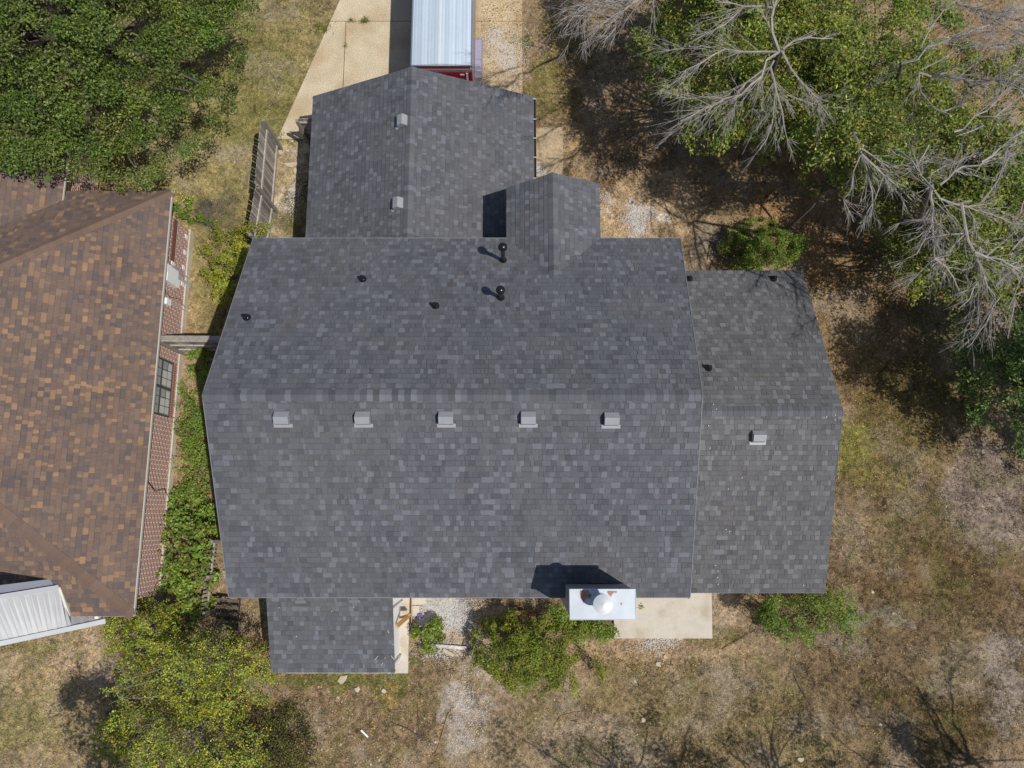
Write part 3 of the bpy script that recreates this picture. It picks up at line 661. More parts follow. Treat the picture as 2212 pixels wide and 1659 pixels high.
# ------------------------------------------------------------------ trailer
tx0, tx1, ty0, ty1, tz = -3.26, -1.28, 14.12, 19.9, 2.36
trl = thing('cargo_trailer', 'dark red enclosed trailer with a ribbed pale blue roof beside the garage', 'trailer', ((tx0+tx1)/2, 17, 0))
b = MB(); b.box(tx0+.03, tx1-.03, ty0, ty1, .42, tz-.02); b.build('body', M['red'], trl, bevel=.03)
rf = MB(); nrib = 34; crown = lambda x: .07*(1-((x-(tx0+tx1)/2)/((tx1-tx0)/2))**2)
rr = random.Random(4)
for i in range(nrib):
    xa = tx0+.05+(tx1-tx0-.10)*i/nrib; xb_ = tx0+.05+(tx1-tx0-.10)*(i+1)/nrib
    v_ = rr.uniform(.84, 1.06); cc_ = tuple(np.array((.55, .63, .70))*v_) if i != 16 else (.70, .70, .68)
    hh = .008 if i % 2 else 0
    za, zb_ = tz+crown(xa)+hh, tz+crown(xb_)+hh
    rf.add([(xa, ty0, za), (xb_, ty0, zb_), (xb_, ty1, zb_), (xa, ty1, za), (xa, ty0, tz-.03), (xb_, ty0, tz-.03), (xb_, ty1, tz-.03), (xa, ty1, tz-.03)], [(0, 1, 2, 3), (0, 4, 5, 1), (3, 2, 6, 7), (0, 3, 7, 4), (1, 5, 6, 2)], cc_)
rf.build('roof', M['alu'], trl)
tm = MB(); tm.box(tx0, tx0+.05, ty0-.02, ty1, tz-.12, tz+.02); tm.box(tx1-.05, tx1, ty0-.02, ty1, tz-.12, tz+.02)
tm.box(tx0+.05, tx1-.05, ty0-.03, ty0, tz-.02, tz+.02)
tm.box(tx0+.02, tx1-.02, ty0-.03, ty0, tz-.32, tz-.2); tm.box(tx1-.04, tx1-.005, ty0, ty1, .5, .62); tm.build('trim', M['chrome'], trl)
sd_ = MB(); sd_.box(tx1-.03, tx1-.015, ty0+.03, ty1, .64, tz-.14); sd_.build('side_panel', mat('tan_side_panel', color=(.30, .25, .24), rough=.35, metal=.3), trl)
dr = MB(); dr.box(tx0+.1, tx1-.1, ty0-.035, ty0-.005, .5, tz-.36); dro = dr.build('rear_door', M['red'], trl)
hd = MB(); hd.box(tx1-.22, tx1-.16, ty0-.06, ty0-.035, .5, tz-.36); hd.box(tx1-.17, tx1-.07, ty0-.07, ty0-.035, 1.1, 1.2); hd.box(tx1-.42, tx1-.28, ty0-.05, ty0-.035, tz-.48, tz-.42); hd.build('latch', M['galv'], dro)
for sx in (0, 1):
    fx0, fx1 = (tx1-.01, tx1+.25) if sx else (tx0-.25, tx0+.01)
    fe = MB(); fy0, fy1, fz = 14.72, 16.35, .86
    prof = [(fy0, .45), (fy0+.06, .70), (fy0+.2, fz), (fy1-.2, fz), (fy1-.06, .7), (fy1, .45)]
    nx_, ny_ = 10, 60
    # tread plate pattern as small raised studs, whitened to paint its bright reflections
    V_ = [(x, y, z) for y, z in prof for x in (fx0, fx1)]
    fe.add(V_, [(2*i, 2*i+1, 2*i+3, 2*i+2) for i in range(5)]+[(1, 3, 5, 7, 9, 11), (10, 8, 6, 4, 2, 0)], (.44, .40, .52))
    for i in range(1, 8):
        for j in range(46):
            x = fx0+.03*i+(.015 if j % 2 else 0); y = fy0+.22+j*(fy1-fy0-.44)/46
            fe.box(x-.006, x+.006, y, y+.018, fz, fz+.004, (.95, .93, 1.0))
    fe.build('fender', M['tread'], trl, bevel=0)
    for y in (15.12, 15.95):
        xc = (tx1-.02+.13) if sx else (tx0+.02-.13)
        wv = MB()
        V_ = []; n_ = 28
        for (rr_, xx) in ((.20, -.1), (.33, -.1), (.35, -.06), (.35, .06), (.33, .1), (.20, .1)):
            for kk in range(n_): t = 2*pi*kk/n_; V_.append((xc+xx, y+rr_*cos(t), .36+rr_*sin(t)))
        wv.add(V_, [(i*n_+kk, i*n_+(kk+1) % n_, ((i+1) % 6)*n_+(kk+1) % n_, ((i+1) % 6)*n_+kk) for i in range(6) for kk in range(n_)])
        wo = wv.build('wheel', M['black'], trl)
        rm = MB(); rm.tube([(xc-.07, y, .36), (xc+.07, y, .36)], .2, 20); rm.build('rim', M['chrome'], wo)
tg = MB(); tg.bar((tx0+.5, ty1, .48), ((tx0+tx1)/2, ty1+1.2, .48), .06, .08); tg.bar((tx1-.5, ty1, .48), ((tx0+tx1)/2, ty1+1.2, .48), .06, .08); tg.build('tongue', M['black'], trl)

# ------------------------------------------------------------------ fences
WC = [C(150, 143, 135), C(128, 120, 112), C(112, 104, 98), C(168, 160, 150), C(140, 130, 118)]
rf_ = random.Random(8)
def fence(name, label, a, b, h, group=None, cat='fence', side=1, zr=(.35, .95, 1.55), bw=.135, posts=2, lean=0., gap=.012, topcap=False):
    a = np.array([a[0], a[1], 0.]); b = np.array([b[0], b[1], 0.]); Ln = np.linalg.norm(b-a); d_ = (b-a)/Ln; n_ = np.array([-d_[1], d_[0], 0])*side
    t = thing(name, label, cat, tuple(a), group)
    n = int(Ln/(bw+gap)); bd = MB()
    for i in range(n):
        c_ = np.array(rf_.choice(WC))*rf_.uniform(1.0, 1.6); p = a+d_*(i+.5)*(bw+gap); hh = h+rf_.uniform(-.03, .02); tl = rf_.uniform(-.01, .01)
        bd.bar(p+[0, 0, .03], p+d_*tl+n_*lean+[0, 0, hh], bw, .018, tuple(c_), up=n_) if abs(n_[0]) > .5 or abs(n_[1]) > .5 else None
    bd.build('board', M['wood'], t)
    for z in zr:
        if z > h: continue
        rl = MB(); o_ = -n_*.035+n_*lean*z/h; rl.bar(a+o_+[0, 0, z], b+o_+[0, 0, z-.02], .04, .085, tuple(np.array(C(188, 180, 168)))); rl.build('rail', M['wood'], t)
    for i in range(posts):
        p = a+(b-a)*i/max(1, posts-1)-n_*.10; ps_ = MB(); ps_.bar(p+[0, 0, -.05], p+n_*lean+[0, 0, h+.04], .09, .09, tuple(C(150, 142, 132))); ps_.build('post', M['wood'], t)
    if topcap:
        tcp = MB(); tcp.bar(a+[0, 0, h+.03], b+[0, 0, h+.03], .14, .03, tuple(C(158, 150, 140))); tcp.build('cap_board', M['wood'], t)
    return t
fence('wooden_fence', 'weathered grey board fence beside the lawn, its end at the driveway corner', (-8.16, 12.5), (-8.22, 10.22), 1.82, side=-1, posts=2, bw=.10, gap=.022, zr=(.28, 1.3))
fence('wooden_fence', 'weathered grey fence panel ending in the yellow-green shrub by the house corner', (-8.19, 10.18), (-8.34, 8.6), 1.82, side=-1, posts=2, bw=.10, gap=.022, zr=(.28, 1.3))
fence('wooden_fence', 'short board fence with a top rail closing the gap between brick wall and grey house', (-10.9, 5.25), (-7.0, 5.22), 1.8, side=1, posts=3, topcap=True)
fence('wooden_fence', 'broken wooden gate piece at the garage corner over the driveway end', (-7.0, 12.62), (-6.02, 12.62), 1.75, side=1, posts=2)
fence('wooden_fence', 'old low fence line overgrown with vines beside the grey house', (-9.3, -.9), (-9.38, -3.0), .7, side=-1, posts=3, bw=.07, gap=.05)
# old pallet leaning beside the fence
pt = thing('wooden_pallet', 'dark weathered pallet lying in the weeds behind the porch shadow', 'pallet', tuple(at(503, 1325)))
pl = MB(); c_ = at(500, 1322)
for i in range(5): 
    y = c_[1]-.42+i*.21; pl.bar((c_[0]-.33, y, .3+.02*i), (c_[0]+.33, y-.06, .24+.02*i), .1, .02, tuple(C(92, 86, 78)))
pl.build('slat', M['bark'], pt)
pl = MB()
for i in (-1, 0, 1): pl.bar((c_[0]+i*.3, c_[1]-.5, .26), (c_[0]+i*.3, c_[1]+.5, .18), .04, .08, tuple(C(64, 58, 52)))
pl.build('runner', M['wood'], pt)

# ------------------------------------------------------------------ vegetation
def leaves_mesh(ctr, L_, W_, colr, upb=.5, nr=None):
    """one diamond leaf per centre: (4N,3) vertices, (N,4) faces"""
    N = len(ctr); r = rng
    n = r.normal(size=(N, 3)); n[:, 2] = np.abs(n[:, 2])+upb; 
    if nr is not None: n += nr
    n /= np.linalg.norm(n, axis=1)[:, None]
    t = r.normal(size=(N, 3)); t -= n*(t*n).sum(1)[:, None]; t /= np.linalg.norm(t, axis=1)[:, None]
    bb = np.cross(n, t); L2 = (L_*r.uniform(.6, 1.25, N)/2)[:, None]; W2 = (W_*r.uniform(.7, 1.2, N)/2)[:, None]
    V = np.stack([ctr-t*L2, ctr+bb*W2-t*L2*.1, ctr+t*L2, ctr-bb*W2-t*L2*.1], 1).reshape(-1, 3)
    Fc = np.arange(4*N).reshape(N, 4); Cc = np.repeat(colr, 4, axis=0)
    return V, Fc, Cc
def pick(pal, N, var=.22):
    cols = np.array([p[:3] for p in pal[0]]); i = rng.choice(len(cols), N, p=np.array(pal[1])/sum(pal[1]))
    return cols[i]*rng.uniform(1-var, 1+var, (N, 1))
OAK = ([C(118, 137, 57), C(99, 120, 50), C(139, 156, 65), C(76, 97, 44), C(165, 178, 89)], [.34, .28, .18, .14, .06])
OLIVE = ([C(138, 153, 60), C(117, 138, 54), C(165, 172, 71), C(98, 121, 52), C(195, 189, 86), C(153, 134, 77)], [.28, .26, .17, .14, .09, .06])
YG = ([C(184, 192, 65), C(155, 169, 60), C(214, 212, 79), C(121, 136, 57), C(233, 212, 67), C(152, 129, 79)], [.28, .26, .16, .16, .06, .08])
GRN = ([C(141, 165, 62), C(118, 145, 56), C(165, 185, 76), C(96, 118, 49), C(190, 192, 82)], [.32, .28, .18, .14, .08])
DKG = ([C(96, 126, 57), C(77, 104, 49), C(120, 151, 69), C(142, 159, 77)], [.35, .3, .2, .15])
VINE = ([C(146, 173, 69), C(125, 156, 59), C(169, 188, 89), C(101, 129, 50), C(182, 175, 74)], [.34, .28, .18, .12, .08])
def limb_path(a, b, bow=.12, n=5, droop=0):
    a = np.array(a, float); b = np.array(b, float); L_ = np.linalg.norm(b-a); o = rng.normal(size=3)*bow*L_
    return [a+(b-a)*t+o*sin(pi*t)*.6+rng.normal(size=3)*.015*L_*(0 < t < 1) for t in np.linspace(0, 1, n)]
def plant(name, label, cat, base, clumps, nleaf, L_, W_, pal, group=None, m='leaf', trunk=.12, nlimb=24, upb=.6, leafname='crown', stemname='trunk', spray=0, sizevar=1.0, barkmat='bark', cvar=.28):
    """clumps: array (n,4) x,y,z,r. Leaves fill the clumps; limbs run from the base to them."""
    base = np.array(base, float); cl = np.array(clumps, float)
    t = thing(name, label, cat, tuple(base), group)
    wgt = cl[:, 3]**2; wgt /= wgt.sum(); k = rng.choice(len(cl), nleaf, p=wgt)
    dirs = rng.normal(size=(nleaf, 3)); dirs /= np.linalg.norm(dirs, axis=1)[:, None]
    rad = rng.random(nleaf)**.45
    squash = np.array([1, 1, .62])
    # lumpy outline: each clump throws a few arms
    arms = rng.normal(size=(len(cl), 7, 3)); arms /= np.linalg.norm(arms, axis=2)[..., None]
    dot = np.einsum('nij,nj->ni', arms[k], dirs).max(1)
    rr_ = cl[k, 3]*rad*(.62+.75*np.clip(dot-.35, 0, 1))
    ax = rng.normal(size=(len(cl), 3))*[1, 1, .35]; ax /= np.linalg.norm(ax, axis=1)[:, None]
    of = dirs*squash*rr_[:, None]; q_ = (of*ax[k]).sum(1)[:, None]; of = of*(1-.28*min(1, spray))+ax[k]*q_*1.1*spray
    ctr = cl[k, :3]+of
    tint = rng.uniform(1-cvar, 1+cvar, (len(cl), 1))[k]*np.array([1, 1, 1.]) * (1+rng.normal(size=(len(cl), 3))[k]*.05)
    colr = np.clip(pick(pal, nleaf)*tint, .003, .9)
    ok = ctr[:, 2] > .03
    V, Fc, Cc = leaves_mesh(ctr[ok], L_, W_, colr[ok], upb, dirs[ok]*.5)
    raw(leafname, V, Fc, Cc, M[m], t)
    s = MB()
    if trunk > .05:
        top = np.array([cl[:, 0].mean(), cl[:, 1].mean(), cl[:, 2].min()*.7]); tp = limb_path(base, top, .06, 5); s.tube(tp, np.linspace(trunk, trunk*.6, 5), 8)
    else: top = base
    sel = rng.choice(len(cl), min(nlimb, len(cl)), replace=False)
    for i in sel:
        st_ = top if rng.random() < .6 or trunk <= .05 else top+(cl[:, :3].mean(0)-top)*.5
        if trunk <= .05: st_ = base+rng.normal(size=3)*[.15, .15, 0]
        s.tube(limb_path(st_, cl[i, :3], .1, 5), np.linspace(max(trunk*.4, .012), .006, 5), 5)
        for q in range(3):
            e = cl[i, :3]+rng.normal(size=3)*cl[i, 3]*.55; s.tube(limb_path(cl[i, :3], e, .1, 3), [.008, .006, .004], 3, cap=False)
    s.build(stemname, M[barkmat], t)
    return t
def dome(c, R, n, r0_, zfloor=.3, low=0.0, jitter=.35):
    """clump centres over an uneven dome"""
    out = []
    while len(out) < n:
        d_ = rng.normal(size=3); d_ /= np.linalg.norm(d_)
        if d_[2] < low-rng.random()*.2: continue
        s = rng.uniform(.55, 1.0)**.6
        p = np.array(c)+d_*np.array(R)*s*(1+.18*sin(3*math.atan2(d_[1], d_[0])+c[0])+rng.normal()*.06)
        if p[2] < zfloor: continue
        out.append((*p, r0_*rng.uniform(1-jitter, 1+jitter)))
    return out
def scat(u0, u1, v0, v1, n, z0, z1, r0_, f=None):
    out = []
    while len(out) < n:
        a, b = rng.uniform(-1, 1, 2)
        if a*a+b*b > 1: continue
        u = (u0+u1)/2+a*(u1-u0)/2; v = (v0+v1)/2+b*(v1-v0)/2; rr_ = math.hypot(a, b)
        out.append((u, v, z0+(z1-z0)*(1-rr_**2)*(rng.uniform(.55, 1)), r0_*rng.uniform(.6, 1.2)))
    return out
def wcl(pts): return [(*at(u, v, z), r_) for (u, v, z, r_) in pts]
# big dense tree, upper left
cA = at(150, 60, 4.0)
pts = scat(-420, 505, -420, 330, 330, 3.4, 7.6, .62)
# lumpy rim
for i in range(46):
    a = rng.uniform(-.25, 2.9); R_ = rng.uniform(.93, 1.03)
    u = 60+455*R_*cos(a)*(1+.06*sin(5*a)); v = 10+(365+10*cos(3*a))*R_*sin(a)
    pts.append((u, v, rng.uniform(3.0, 3.9), rng.uniform(.28, .5)))
pts += [(rng.uniform(-20, 150), rng.uniform(285, 345), 4.2, .5) for _ in range(16)]
pts += [(60, 350, 3.9, .4), (110, 360, 3.8, .4), (160, 366, 3.7, .42), (205, 372, 3.5, .42), (250, 378, 3.3, .42), (300, 382, 3.1, .42), (340, 372, 3.1, .4), (345, 345, 3.2, .4), (400, 325, 3.2, .42), (430, 300, 3.2, .42), (462, 262, 3.3, .4), (492, 215, 3.3, .45), (505, 165, 3.4, .42), (520, 120, 3.4, .4), (535, 60, 3.4, .4), (540, 15, 3.4, .4), (260, 400, 3.0, .25), (318, 400, 2.9, .25), (75, 388, 3.8, .18), (100, 385, 3.8, .15), (28, 345, 4.0, .4)]
plant('oak_tree', 'broad dense dark green tree overhanging the brown roof corner', 'tree', (cA[0]-.8, cA[1]+.8, 0), wcl(pts), 175000, .092, .046, OAK, trunk=.28, nlimb=60, upb=.75, cvar=.2)
# leafy olive trees behind the bare ones
T = [('olive leafy tree at the top edge behind the thin bare twigs near the trailer', (1370, 1850, -330, 60), 4.6, 7.0, 90, 30000, OLIVE),
     ('olive green leafy tree under the grey branches that fan over the leaf litter', (1400, 1850, -70, 315), 3.8, 6.2, 100, 36000, OLIVE),
     ('yellowing leafy tree in the middle of the grey branches', (1640, 2090, -80, 400), 3.6, 6.2, 110, 42000, OLIVE),
     ('tall sparse leafy crown between the bare forks above the orange litter', (1740, 2030, 215, 385), 5.6, 7.4, 50, 10000, OLIVE),
     ('olive leafy tree crossed by straight grey twigs near the corner', (1930, 2400, 120, 480), 3.4, 6.0, 90, 36000, OLIVE),
     ('leafy tree below the tangle of grey twigs at the right edge', (1900, 2380, 350, 640), 3.0, 5.4, 80, 28000, OLIVE),
     ('dark green leafy tree at the right edge beside the shaded grass', (2070, 2600, 600, 985), 2.2, 6.0, 100, 34000, DKG),
     ('leafy tree just off the right edge that shades the dark grass', (2290, 2900, 480, 1060), 3.5, 7.0, 90, 30000, DKG)]
for lb, q, z0, z1, nc, nl, pal in T:
    pp = scat(*q, int(nc*1.25), z0, z1, .50)+[(a_, b_, z_*.55, r_) for a_, b_, z_, r_ in scat(q[0]+40, q[1]-40, q[2]+30, q[3]-20, int(nc*.35), z0, z1, .55)]
    for i in range(18):
        a = rng.uniform(0, 2*pi); R_ = rng.uniform(.95, 1.12); pp.append(((q[0]+q[1])/2+R_*cos(a)*(q[1]-q[0])/2, (q[2]+q[3])/2+R_*sin(a)*(q[3]-q[2])/2, z0+rng.uniform(-.6, .3), rng.uniform(.2, .38)))
    c = at((q[0]+q[1])/2, (q[2]+q[3])/2, z0)
    plant('leafy_tree', lb, 'tree', (c[0]*.97, c[1]*.97, 0), wcl(pp), int(nl*1.1), .115, .047, pal, group='leafy trees on the right', trunk=.11 if 'sparse' not in lb else .055, nlimb=40, spray=1.1, cvar=.42)
# edge fringes so the crowns end unevenly
# bare grey trees: traced limbs, grown twigs
def grow(s, pts, r0_, r1_, depth, twig, rngb, n=5, spread=.7, density=1.0):
    pts = [np.array(p, float) for p in pts]
    # resample and wiggle
    P = [pts[0]]
    for a, b in zip(pts, pts[1:]):
        m = max(1, int(np.linalg.norm(b-a)/.28))
        for i in range(1, m+1): P.append(a+(b-a)*i/m+(rngb.normal(size=3)*.042 if i < m else 0))
    m = len(P); rad = np.linspace(r0_*(.62 if depth > 2 else 1), r1_*.8, m); s.tube(P, rad, n if depth > 1 else 4 if depth == 1 else 3, cap=False)
    if depth <= 0: return
    Ltot = sum(np.linalg.norm(b-a) for a, b in zip(P, P[1:]))
    nb_ = int(Ltot*twig*density)
    for _ in range(nb_):
        t = rngb.uniform(.18, 1.0); i = min(m-2, int(t*(m-1))); o = P[i]; d_ = P[i+1]-P[i]; d_ /= np.linalg.norm(d_)+1e-9
        q = rngb.normal(size=3)*np.array([1, 1, .55]); q -= d_*(q @ d_); q /= np.linalg.norm(q)+1e-9
        dd = d_*rngb.uniform(.9, 1.25)+q*rngb.uniform(.2, spread); dd /= np.linalg.norm(dd)
        Lb = (Ltot*.5 if depth > 1 else Ltot*.62)*rngb.uniform(.4, 1.15)*(1.15-t*.5); Lb = min(Lb, 1.7 if depth > 1 else 1.1)
        if Lb < .12: continue
        bend = rngb.normal(size=3)*.16*Lb; e = [o, o+dd*Lb*.5+bend*.5, o+dd*Lb+bend+np.array([0, 0, -.06*Lb])]
        grow(s, e, min(max(rad[i]*.45, .0045), .0095), .003, depth-1, 5.5, rngb, 4, spread, density)
def bare(label, base, limbs, seed, twig=3.0, depth=3, group='leafless grey trees on the right', zs=None):
    rb = np.random.default_rng(seed); t = thing('bare_tree', label, 'tree', (base[0], base[1], 0), group)
    s = MB(); L0 = limbs[0]
    tk = [np.array([base[0], base[1], -.05]), np.array([(base[0]*.4+L0[0][0]*.6), (base[1]*.4+L0[0][1]*.6), L0[0][2]*.6]), np.array(L0[0][:3])]
    s.tube(tk, [.10, .075, L0[0][3]*.7], 9); s.build('trunk', M['bark'], t)
    s = MB()
    for lb in limbs:
        grow(s, [p[:3] for p in lb], lb[0][3], max(.008, lb[-1][3]), depth, twig, rb)
    s.build('branches', M['barebark'], t)
    return t
def LM(z0, z1, r0_, *uv):
    n = len(uv); return [(*at(u, v, z0+(z1-z0)*i/(n-1)), r0_*(1-.75*i/(n-1))) for i, (u, v) in enumerate(uv)]
A_l = [LM(7.3, 7.0, .06, (1683, 112), (1655, 130), (1645, 165), (1600, 205), (1538, 230), (1470, 262)),
       LM(7.3, 6.9, .045, (1683, 112), (1640, 112), (1566, 106), (1482, 151), (1440, 190)),
       LM(7.3, 6.8, .05, (1672, 130), (1664, 145), (1676, 196), (1668, 266), (1640, 325)),
       LM(7.3, 6.8, .045, (1688, 109), (1710, 151), (1733, 180), (1783, 240), (1800, 265)),
       LM(7.3, 7.2, .045, (1690, 106), (1715, 88), (1745, 80), (1800, 82)),
       LM(7.3, 7.6, .075, (1683, 112), (1668, 70), (1672, 17), (1690, -40)),
       LM(7.2, 7.4, .04, (1673, 17), (1607, 14), (1566, 53), (1500, 88)), LM(7.2, 7.6, .03, (1607, 14), (1560, 5), (1530, -8)),
       LM(7.4, 6.6, .035, (1650, 150), (1612, 178), (1570, 250), (1545, 290)), LM(7.5, 6.8, .03, (1676, 196), (1690, 240), (1700, 300), (1712, 330))]
bA = at(1640, 250)
bare('tall bare grey tree with branches fanning from a fork above the leaf litter', bA, A_l, 1, twig=7.0)
B_l = [LM(7.0, 7.2, .05, (1470, -60), (1390, -5), (1314, 42), (1270, 78)), LM(7.0, 7.2, .04, (1420, -60), (1300, -25), (1245, 25), (1215, 68)), LM(7.0, 7.2, .035, (1390, -5), (1330, 5), (1280, 10), (1232, 20)),
       LM(7.0, 7.2, .03, (1340, 20), (1330, 60), (1300, 95)), LM(7.0, 7.2, .03, (1330, -18), (1285, 5), (1260, 50), (1264, 85))]
bare('bare tree reaching thin twigs over the shade right of the trailer', at(1520, -20), B_l, 2, twig=7.0)
C_l = [LM(7.0, 8.2, .06, (1948, 137), (1999, 104), (2097, 67), (2230, 5)), LM(7.0, 8.0, .05, (1985, 157), (2069, 168), (2150, 172), (2240, 182)), LM(5.8, 7.0, .045, (1861, 193), (1917, 162), (1948, 137)),
       LM(7.4, 8.4, .05, (2040, -20), (2120, 35), (2180, 60), (2250, 100)), LM(7.2, 8, .035, (1985, 110), (2010, 60), (2040, 20), (2090, -30)), LM(7, 7.9, .035, (1990, 150), (2060, 110), (2130, 100), (2230, 70)),
       LM(7, 7.8, .03, (2069, 168), (2120, 130), (2180, 90), (2230, 50)), LM(7, 7.8, .03, (2040, 240), (2100, 200), (2160, 160), (2230, 110)), LM(7.9, 7.6, .035, (2060, 285), (2130, 240), (2180, 190), (2230, 150)), LM(7.8, 7.4, .035, (2120, 350), (2160, 320), (2200, 290), (2240, 275)),
       LM(7.0, 7.2, .03, (1985, 157), (1990, 200), (2020, 235), (2060, 250))]
bare('bare tree throwing straight pale twigs into the upper right corner', at(1905, 290), C_l, 3, twig=7.0)
D_l = [LM(7.0, 6.6, .05, (1845, 286), (1861, 333), (1873, 372), (1884, 414), (1880, 470)), LM(7.2, 6.7, .045, (1861, 333), (1909, 378), (1943, 406), (1985, 445)), LM(7.2, 6.5, .03, (1858, 336), (1839, 409), (1822, 431), (1845, 480)),
       LM(7.1, 6.4, .03, (1861, 320), (1920, 362), (1990, 350), (2020, 340)), LM(6, 6.3, .03, (1700, 205), (1760, 225), (1800, 232), (1870, 235)), LM(7.3, 6.5, .025, (1909, 378), (1890, 430), (1860, 500))]
bare('bare grey tree forking over the orange leaf litter', at(1790, 400), D_l, 4, twig=7.0)
E_l = [LM(7.4, 6.9, .06, (2013, 395), (2013, 474), (2016, 520), (2018, 558), (1985, 590), (1960, 610)), LM(7.5, 6.8, .04, (2013, 474), (1970, 476), (1943, 482), (1910, 505)), LM(7.5, 6.8, .04, (2013, 484), (1995, 520), (1980, 548), (1930, 578)),
       LM(7.8, 7.1, .055, (2077, 440), (2085, 490), (2105, 544), (2125, 594), (2095, 645), (2070, 668)), LM(7.8, 7.2, .04, (2105, 544), (2160, 560), (2209, 590), (2190, 640), (2178, 668)), LM(7.4, 6.9, .045, (2013, 404), (2060, 440), (2110, 455), (2160, 470), (2230, 500)),
       LM(7.6, 7, .04, (2018, 410), (1990, 380), (1950, 330), (1920, 320)), LM(7.6, 6.9, .035, (2018, 558), (2060, 600), (2085, 640)), LM(7.6, 7, .035, (2125, 594), (2150, 640), (2130, 680)), LM(7.7, 7, .04, (2030, 400), (2080, 360), (2130, 350), (2200, 330))]
bare('bare tree with a tangle of hooked twigs over the shaded grass on the right', at(1960, 560), E_l, 5, twig=7.0)
rF = np.random.default_rng(66); F_l = []
for i in range(26):
    u_, v_ = rF.uniform(1990, 2260), rF.uniform(250, 650); a_ = rF.choice([rF.uniform(-1.3, -.1), rF.uniform(1.7, 3.0)]); l_ = rF.uniform(60, 130)
    F_l.append(LM(rF.uniform(6.4, 7.4), rF.uniform(6.6, 7.8), .022, (u_, v_), (u_+l_*.5*cos(a_)+rF.normal()*8, v_+l_*.5*sin(a_)+rF.normal()*8), (u_+l_*cos(a_), v_+l_*sin(a_))))
bare('bare tree of fine tangled twigs running down the right edge', at(2120, 470), F_l, 6, twig=6, depth=2)
pp = scat(40, 240, 1735, 2010, 34, 5.0, 6.6, .42)
c = at(150, 1860, 5.4); plant('leafy_tree', 'tree beyond the bottom left edge that throws its shadow over the pale lawn', 'tree', (c[0], c[1], 0), wcl(pp), 9000, .09, .045, OLIVE, trunk=.10, nlimb=30, spray=1.0)
# trees south of the yard, whose thin crowns shade the grass
def offtree(x, y, h, seed, label, n=9):
    rb = np.random.default_rng(seed); L_ = []
    for i in range(n):
        a = rb.uniform(0, 2*pi); R_ = rb.uniform(1.2, 2.6); p0_ = np.array([x, y, h*.45+rb.uniform(0, h*.2)])
        p2_ = p0_+[R_*cos(a), R_*sin(a), rb.uniform(.8, h*.35)]; pm = (p0_+p2_)/2+rb.normal(size=3)*.2
        L_.append([(*p0_, .05), (*pm, .035), (*p2_, .015)])
    bare(label, (x, y), L_, seed, twig=3.2, depth=2, group='thin trees south of the yard')
offtree(6.2, -9.6, 7.5, 21, 'bare tree just beyond the bottom edge, its shadow on the middle grass'); offtree(10.0, -9.6, 7.5, 22, 'bare tree beyond the bottom edge, its shadow right of centre'); offtree(15.8, -8.6, 7.5, 23, 'bare tree beyond the lower right corner casting limb shadows')
for x_, y_, lb in ((5.2, -9.9, 'thin crowned tree beyond the bottom edge shading the middle grass'), (9.2, -9.9, 'thin crowned tree beyond the bottom edge shading the right grass'), (14.8, -9.3, 'thin crowned tree off the lower right corner')):
    cl = [(x_+rng.normal()*1.5, y_+rng.normal()*.9, rng.uniform(4.2, 7), rng.uniform(.35, .6)) for _ in range(34)]
    plant('leafy_tree', lb, 'tree', (x_, y_, 0), cl, 5200, .10, .045, OLIVE, group='thin trees south of the yard', trunk=.12, nlimb=30)

# shrubs
def bush(name, label, pts, nleaf, L_, W_, pal, group=None, cat='shrub', **kw):
    cl = []
    for (u, v, z, r_) in pts: cl.append((*at(u, v, z), r_))
    c = np.mean([at(u, v, 0)[:2]*.5+at(u, v, z)[:2]*.5 for u, v, z, r_ in pts], 0)
    c = np.mean([p[:2] for p in cl], 0)
    return plant(name, label, cat, (c[0], c[1], 0), cl, nleaf, L_, W_, pal, group=group, trunk=.03, nlimb=kw.pop('nlimb', 14), leafname='foliage', stemname='stems', **kw)
bush('shrub', 'yellow-green shrub between the brick wall and the end of the fence', scat(435, 558, 492, 650, 52, .5, 2.2, .22)+[(570, 498, 1.8, .25), (545, 488, 1.9, .3), (470, 500, 1.5, .3)], 9500, .065, .03, YG, spray=1.2, cvar=.35)
bush('shrub', 'bright green feathery bush north of the low wing roof', scat(1585, 1735, 470, 585, 50, .5, 2.1, .24), 9500, .10, .028, GRN, spray=1.2, cvar=.35)
bush('shrub', 'low brownish undergrowth at the corner of the wing, left of the feathery bush', scat(1545, 1640, 500, 585, 12, .2, .7, .3), 2600, .07, .03, OLIVE)
bush('shrub', 'large bright bush left of the chimney and south of the house', scat(1015, 1275, 1325, 1475, 90, .5, 2.0, .24)+[(1290, 1440, .8, .22), (1240, 1480, .7, .25), (1180, 1490, .7, .25), (1100, 1480, .6, .28), (1300, 1455, .6, .15)], 19000, .085, .032, ([C(148, 158, 54), C(124, 140, 48), C(170, 176, 64), C(88, 108, 42), C(176, 174, 68)], [.32, .28, .18, .14, .08]), spray=1.2, cvar=.35, nlimb=40)
bush('shrub', 'small shrub tucked under the chimney cover', scat(1225, 1345, 1336, 1385, 14, .3, .9, .26)+[(1215, 1330, .9, .3), (1200, 1315, 1.0, .25), (1385, 1310, .6, .1)], 4200, .08, .03, GRN)
bush('shrub', 'round leafy plant beside the porch slab', scat(895, 952, 1335, 1400, 9, .3, .9, .22), 2000, .085, .04, GRN)
bush('shrub', 'spreading green bush along the south eave of the low right-hand wing', scat(1640, 1865, 1285, 1375, 30, .4, 1.5, .3)+[(1830, 1360, .8, .22), (1855, 1380, .4, .14), (1700, 1372, .6, .2), (1825, 1400, .3, .12)], 6200, .075, .026, GRN, spray=1.3, cvar=.35)
